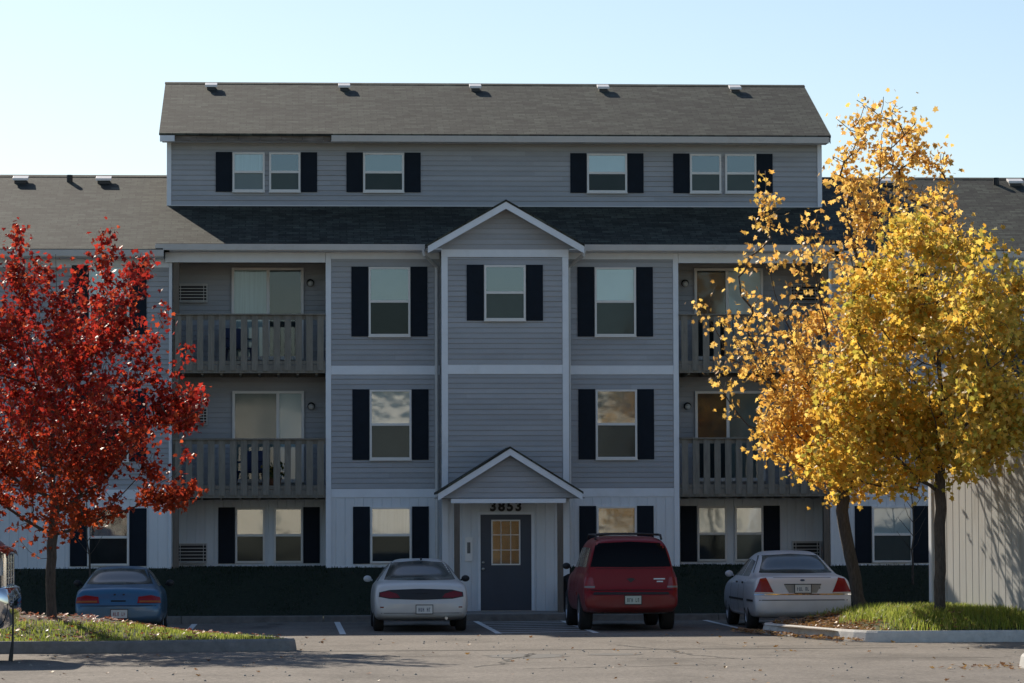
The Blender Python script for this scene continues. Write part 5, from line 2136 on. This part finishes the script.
# --- dense yellow tree in front of the garage
rnd = random.Random(9)
B2 = Vector((6.9, -15.2, .33))
def L2(x, z, y=0.0):
    return (x - B2.x, y, z - B2.z)
tips = []
for (c, r, k, d) in ((L2(6.75, 6.5), (1.3, 1.3, 1.1), 120, 1.0), (L2(6.75, 4.9), (1.75, 1.6, 1.5), 230, 1.05), (L2(5.6, 4.2), (1.1, 1.2, 1.2), 100, 1.0), (L2(6.6, 3.3), (1.6, 1.4, .75), 140, .9), (L2(5.2, 3.3), (.8, .9, .6), 50, .9),
                     (L2(7.0, 5.1, -2.7), (.75, 1.2, 1.9), 120, 1.0), (L2(7.2, 3.2, -3.3), (.5, .8, .55), 50, 1.0), (L2(7.9, 5.5, -2.0), (.75, .9, .9), 70, .9), (L2(7.75, 4.2, -2.8), (.6, .8, .9), 70, .95),
                     (L2(5.6, 5.9), (.8, 1.0, .8), 60, .8), (L2(8.1, 6.5, -.9), (.65, .7, .5), 36, .7), (L2(7.6, 7.0, -.3), (.6, .6, .5), 24, .6), (L2(6.5, 7.6), (.7, .7, .5), 26, .6)):
    tips += pts_ellipsoid(rnd, c, r, k, d, thr=.04, fs=1.35)
trunk2 = [L2(6.9, .23), L2(6.9, 1.2), L2(6.92, 2.6), L2(6.95, 4.2), L2(6.88, 6.0), L2(6.85, 7.5)]
limbs = [(.42, L2(5.6, 3.9, -.3)), (.44, L2(7.6, 3.6, -.9)), (.44, L2(6.4, 3.7, 1.0)), (.45, L2(5.5, 5.0, .4)), (.48, L2(7.4, 5.0, -1.5)), (.5, L2(6.5, 4.8, -1.2)), (.58, L2(5.8, 6.0, -.2)), (.62, L2(7.6, 6.2, .2)), (.66, L2(6.7, 6.8, -.7)), (.5, L2(7.7, 4.6, -2.4)), (.62, L2(7.9, 5.9, -1.4)), (.7, L2(7.4, 6.9, -.6))]
M_LYEL = leaf_mat('yellow_leaves', [(.56, .36, .045), (.62, .43, .09), (.40, .35, .06), (.58, .33, .04), (.26, .27, .05), (.66, .47, .13), (.50, .27, .035), (.31, .20, .035), (.34, .33, .055)], 0.56)
tree('dense yellow maple with straight trunk before the garage wall', tuple(B2), trunk2, limbs, tips, 31, M_LYEL, .104, 18, .14, .10, 'street trees in autumn leaf', 0.6,
     reject=in_shed)

# --- yellow tree across the lot (mirrored in the door glass)
rnd = random.Random(2)
tips = pts_ellipsoid(rnd, (0, 0, 3.2), (3.0, 3.0, 3.0), 220, 1.0)
tree('broad golden tree across the lot, mirrored in the door glass', (7.0, -104, -.3), [(0, 0, -.1), (0, 0, 1.5), (.1, 0, 3), (0, 0, 5.5)],
     [(.3, (1.6, 0, 2.6)), (.35, (-1.6, .4, 2.8)), (.5, (.6, 1.4, 4.2)), (.55, (-.6, -1.4, 4.2))], tips, 3, M_LGOLD, .22, 16, .3, .16, None, .5, simple=True)

rnd = random.Random(6)
tips = pts_ellipsoid(rnd, (0, 0, 4.6), (2.6, 2.6, 3.6), 200, 1.0)
tree('tall golden tree across the lot, mirrored in the window behind the red vehicle', (12.6, -101, -.3), [(0, 0, -.1), (0, 0, 1.8), (.1, 0, 4), (0, 0, 7.5)],
     [(.3, (1.6, 0, 3.6)), (.35, (-1.6, .4, 3.8)), (.5, (.6, 1.4, 5.6)), (.55, (-.6, -1.4, 5.6))], tips, 4, M_LGOLD, .22, 12, .3, .16, None, .5, simple=True)

# ================================================================== sapling and pole stems by the wall
def sapling(label, x, y, z0, h, seed):
    rs = random.Random(seed)
    mb = MB()
    pts = [(0, 0, 0)]
    for k in range(1, 9):
        pts.append((rs.uniform(-.03, .03) - 0.02 * k * (seed % 2), rs.uniform(-.03, .03), h * k / 8))
    mb.tube(pts, [.028 - .0026 * k for k in range(9)], 7)
    for k in range(3, 9):
        for s in (-1, 1):
            b_ = Vector(pts[k])
            mb.tube([b_, b_ + Vector((s * .12, rs.uniform(-.1, .1), .16)), b_ + Vector((s * rs.uniform(.18, .34), rs.uniform(-.2, .2), .42))], [.009, .007, .004], 5)
    o = mb.build('sapling', M_BARK, smooth=True)
    o.location = (x, y, z0)
    tag(o, label, 'sapling')
    return o


sapling('thin bare sapling before the ground floor window behind the blue car', -8.98, -1.2, .55, 2.3, 3)
sapling('thin bare sapling by the wall left of the garage corner', 8.93, -1.2, .55, 2.4, 4)

# ================================================================== small things at the entrance and on balconies
t = thing('waste_bin', 'black waste bin standing by the right porch post', 'bin', (1.33, -2.2, .16))
mb = MB()
mb.lathe((0, 0, 0), (0, 0, 1), [(.0001, 0), (.15, 0), (.17, .05), (.2, .62), (.2, .64)], 20)
mb.build('bucket', M_PLAST, t, smooth=True)
mb = MB()
mb.lathe((0, 0, .64), (0, 0, 1), [(.215, 0), (.215, .04), (.17, .13), (.08, .18), (.0001, .19)], 20)
mb.build('lid', M_PLAST, t, smooth=True)

M_NAVY = mat('navy_plastic', (.015, .025, .08), .5)
def patio_chair(label, x, y, z, rz, m, grp='patio chairs on the balconies'):
    t = thing('patio_chair', label, 'chair', (x, y, z), rz, grp)
    mb = MB(); mb.box(-.24, .24, -.24, .22, .41, .45); mb.build('seat', m, t, bevel=.02)
    mb = MB()
    mb.prism([(-.24, .2, .46), (.24, .2, .46), (.22, .32, .9), (-.22, .32, .9)], (0, .03, 0))
    mb.build('backrest', m, t, bevel=.015)
    for sx in (-1, 1):
        for sy in (-1, 1):
            mb = MB(); mb.bar((sx * .21, sy * .2, .41), (sx * .25, sy * .25, 0.0), .045, .045, (0, 1, 0)); mb.build('leg', m, t)
        mb = MB(); mb.bar((sx * .27, -.22, .64), (sx * .26, .24, .66), .05, .03); mb.bar((sx * .25, -.2, .45), (sx * .27, -.2, .63), .03, .04, (0, 1, 0)); mb.build('armrest', m, t)


patio_chair('dark blue plastic chair behind the slats of the upper left balcony', -5.85, .95, 5.56, R(20), M_NAVY)
patio_chair('dark blue plastic chair behind the slats of the lower left balcony', -5.6, .9, 2.81, R(-25), M_NAVY)
t = thing('flower_pot', 'potted plant behind the slats of the lower left balcony', 'pot plant', (-5.05, .6, 2.81))
mb = MB(); mb.lathe((0, 0, 0), (0, 0, 1), [(.0001, 0), (.11, 0), (.15, .24), (.17, .26), (.15, .27), (.0001, .25)], 18)
mb.build('pot', mat('terracotta', (.28, .12, .07), .8, .1, 8), t, smooth=True)
rs = np.random.RandomState(4)
cc = np.stack([rs.normal(0, .1, 160), rs.normal(0, .1, 160), .42 + rs.normal(0, .11, 160)], 1)
leaves_mesh('foliage', cc, rs.uniform(.06, .1, 160), 5, leaf_mat('pot_leaves', [(.05, .08, .02), (.09, .12, .03), (.2, .15, .03)], .3), t, .2, True)

# ================================================================== ground cover
def blades(name, pts, hmin, hmax, width, seed, m, label, cat='grass', lean=0.45):
    rs = np.random.RandomState(seed)
    P = np.array(pts)
    N = len(P)
    az = rs.uniform(0, 2 * pi, N)
    h = rs.uniform(hmin, hmax, N)
    ln = np.abs(rs.normal(0, lean, N)) * h
    dx, dy = np.cos(az), np.sin(az)
    sx, sy = -dy, dx
    w = width * rs.uniform(.6, 1.3, N) / 2
    V = np.zeros((N, 5, 3))
    V[:, 0] = P + np.stack([sx * w, sy * w, -0.02 + 0 * w], 1)
    V[:, 1] = P - np.stack([sx * w, sy * w, 0.02 + 0 * w], 1)
    mid = P + np.stack([dx * ln * .35, dy * ln * .35, h * .6], 1)
    V[:, 2] = mid - np.stack([sx * w * .8, sy * w * .8, 0 * w], 1)
    V[:, 3] = mid + np.stack([sx * w * .8, sy * w * .8, 0 * w], 1)
    V[:, 4] = P + np.stack([dx * ln, dy * ln, h * .95], 1)
    base = np.arange(N) * 5
    q = np.stack([base, base + 1, base + 2, base + 3], 1)
    t3 = np.stack([base + 3, base + 2, base + 4], 1)
    loops = np.concatenate([q, t3], 1).reshape(-1)
    tot = np.tile([4, 3], N)
    me = bpy.data.meshes.new(name)
    me.vertices.add(N * 5)
    me.vertices.foreach_set('co', V.astype(np.float32).reshape(-1))
    me.loops.add(len(loops))
    me.loops.foreach_set('vertex_index', loops.astype(np.int32))
    me.polygons.add(len(tot))
    me.polygons.foreach_set('loop_start', np.concatenate([[0], np.cumsum(tot)[:-1]]).astype(np.int32))
    me.polygons.foreach_set('loop_total', tot.astype(np.int32))
    me.materials.append(m)
    me.update(calc_edges=True)
    o = bpy.data.objects.new(name, me)
    COL.objects.link(o)
    tag(o, label, cat, kind='stuff')
    return o


M_GRASS = leaf_mat('grass_blades', [(.15, .20, .03), (.20, .25, .04), (.26, .28, .06), (.17, .22, .03), (.30, .27, .10)], .5)
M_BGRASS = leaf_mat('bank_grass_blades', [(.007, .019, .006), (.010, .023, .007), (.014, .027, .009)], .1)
rnd = random.Random(77)
pts = []
while len(pts) < 26000:
    x, y = rnd.uniform(-14, -4.4), rnd.uniform(-19.7, -12)
    if not inside((x, y), ISL_L):
        continue
    if ((x + 8.9) / 1.8) ** 2 + ((y + 15.7) / 1.0) ** 2 < rnd.uniform(.6, 1.1):
        continue
    d = edge_dist((x, y), ISL_L)
    if d < .06 and rnd.random() < .7:
        continue
    pts.append((x, y, h_left(x, y, d)))
blades('island_grass', pts, .04, .10, .012, 1, M_GRASS, 'short sunlit grass on the left island under the red maple')
pts = []
while len(pts) < 24000:
    x, y = rnd.uniform(3.9, 11.5), rnd.uniform(-17.2, -8.5)
    if not inside((x, y), ISL_R) or (x > 7.42 + (-11.4 - y) * .2126 and y < -11.3):
        continue
    d = edge_dist((x, y), ISL_R)
    # bare leaf mould at the left tip
    lim = 5.35 + (y + 11) * -0.09 + 0.25 * sin(y * 2.3)
    if x < lim + rnd.uniform(-.3, .3):
        continue
    if d < .35 and rnd.random() < .75:
        continue
    pts.append((x, y, h_right(x, y, d)))
blades('island_grass', pts, .07, .20, .015, 2, M_GRASS, 'long sunlit grass on the right island under the yellow trees', lean=.6)
pts = []
for _ in range(3500):
    x, y = rnd.uniform(5.6, 14), rnd.uniform(-29.8, -25.6)
    if inside((x, y), ISL_N):
        d = edge_dist((x, y), ISL_N)
        if d > .4:
            pts.append((x, y, h_near(x, y, d)))
blades('island_grass', pts, .06, .14, .014, 3, M_GRASS, 'short grass on the near island at the lower right corner')
pts = []
for _ in range(30000):
    x = rnd.uniform(1.5, 14) * rnd.choice((-1, 1))
    y = rnd.uniform(-2.6, 1.4)
    if y > -.03 and not (3.9 < abs(x) < 7.38):
        continue
    z = bank_z(x, y, 0.0) if y < 0 else 1.11
    pts.append((x, y, z))
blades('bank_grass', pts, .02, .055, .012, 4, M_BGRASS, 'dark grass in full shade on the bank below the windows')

# mulch around the trunks
def mulch(cx, cy, rx, ry, hf, isl, bump=.03):
    mb = MB()
    rows = []
    for j in range(9):
        row = []
        for i in range(33):
            a = 2 * pi * i / 32
            r = j / 8 * (1 + .12 * sin(3 * a) + .07 * sin(7 * a + 1))
            x, y = cx + cos(a) * rx * r, cy + sin(a) * ry * r
            z = hf(x, y, edge_dist((x, y), isl)) + (bump + .006 * sin(x * 23) * sin(y * 19)) * (1 - (j / 8) ** 3) - (.01 if j == 8 else 0)
            row.append((x, y, z))
        rows.append(row)
    mb.grid(rows)
    struct(mb.build('mulch_bed', M_SOIL, smooth=True))


mulch(-8.9, -15.7, 1.7, .9, h_left, ISL_L, .05)
mulch(4.95, -13.0, .75, 2.6, h_right, ISL_R, .02)


def fallen(name, pts, seed, m, label, size=(.05, .10)):
    rs = np.random.RandomState(seed)
    P = np.array(pts)
    N = len(P)
    sz = rs.uniform(size[0], size[1], N)
    n = rs.normal(0, .28, (N, 3)); n[:, 2] = 1
    n /= np.linalg.norm(n, axis=1)[:, None]
    a = rs.normal(size=(N, 3)); a -= (a * n).sum(1)[:, None] * n
    a /= np.linalg.norm(a, axis=1)[:, None]
    b = np.cross(n, a)
    T = LEAF[None]
    up = .30 * np.abs(T[:, :, 1]) + .15 * (T[:, :, 0] - .5) ** 2
    V = P[:, None, :] + sz[:, None, None] * ((T[:, :, 0:1] - .5) * a[:, None, :] + T[:, :, 1:2] * b[:, None, :] + (up[:, :, None]) * n[:, None, :])
    V = V.reshape(-1, 3)
    K = len(LEAF)
    base = np.arange(N)[:, None] * K
    F = np.concatenate([base + np.array([0, 1, 2, 3, 4, 5, 6])[None], base + np.array([0, 6, 7, 8, 9, 10, 11])[None]], 1).reshape(-1, 7)
    o = raw(name, V.tolist(), F.tolist(), m)
    tag(o, label, 'fallen leaves', kind='stuff')
    return o


M_FRED = leaf_mat('fallen_red', [(.36, .05, .02), (.30, .12, .06), (.42, .10, .03), (.45, .30, .22), (.25, .05, .03)], .2)
M_FBRN = leaf_mat('fallen_brown', [(.22, .11, .05), (.30, .16, .07), (.16, .08, .04), (.40, .24, .07), (.26, .12, .05)], .2)
pts = []
while len(pts) < 650:
    x, y = rnd.gauss(-7.6, 2.2), rnd.gauss(-16.6, 1.9)
    if inside((x, y), ISL_L):
        pts.append((x, y, h_left(x, y, edge_dist((x, y), ISL_L)) + rnd.uniform(.05, .09)))
fallen('fallen_leaves', pts, 1, M_FRED, 'red and pale fallen leaves scattered on the left island grass')
pts = []
while len(pts) < 900:
    x, y = rnd.uniform(4.0, 6.2), rnd.uniform(-17.2, -10.2)
    if inside((x, y), ISL_R) and x < 5.5 + rnd.uniform(-.3, .6):
        pts.append((x, y, h_right(x, y, edge_dist((x, y), ISL_R)) + rnd.uniform(.02, .05)))
while len(pts) < 1250:       # drifted against the outside of the kerb
    u = rnd.random()
    x, y = 3.9 + u * 1.35 - abs(rnd.gauss(0, .16)), -11.2 - u * 5.6 + rnd.uniform(-.3, .3)
    if not inside((x, y), inset(ISL_R, -.2)):
        pts.append((x, y, .02 + rnd.random() * .05))
while len(pts) < 1500:
    x, y = rnd.uniform(6.2, 9), rnd.uniform(-17, -11)
    if inside((x, y), ISL_R) and not (x > 7.3):
        pts.append((x, y, h_right(x, y, edge_dist((x, y), ISL_R)) + rnd.uniform(.04, .11)))
fallen('fallen_leaves', pts, 2, M_FBRN, 'brown fallen leaves drifted along the kerb of the right island')
pts = []
for _ in range(130):
    x, y = rnd.uniform(-9, 9), rnd.uniform(-33, -12.5)
    if not any(inside((x, y), inset(q, -.2)) for q in (ISL_L, ISL_R, ISL_N)):
        pts.append((x, y, gz(x) + .012))
for _ in range(60):
    x, y = rnd.gauss(5.4, .4), rnd.gauss(-27.6, .5)
    if not inside((x, y), inset(ISL_N, -.2)):
        pts.append((x, y, .015))
fallen('fallen_leaves', pts, 3, M_FBRN, 'single dry leaves strewn over the open asphalt', (.04, .09))
# pebbles and litter on the tarmac
mb = MB()
for _ in range(220):
    x, y = rnd.uniform(-9, 8), rnd.uniform(-32, -13)
    if any(inside((x, y), inset(q, -.2)) for q in (ISL_L, ISL_R, ISL_N)):
        continue
    r = rnd.uniform(.008, .022)
    z = gz(x)
    mb.tube([(x, y, z - .002), (x, y, z + r * .7), (x, y, z + r)], [r, r * .9, r * .3], 5)
struct(mb.build('gravel', mat('grit', (.35, .32, .28), .9, .3, 5)), 'loose grit scattered over the asphalt', 'gravel', 'stuff')
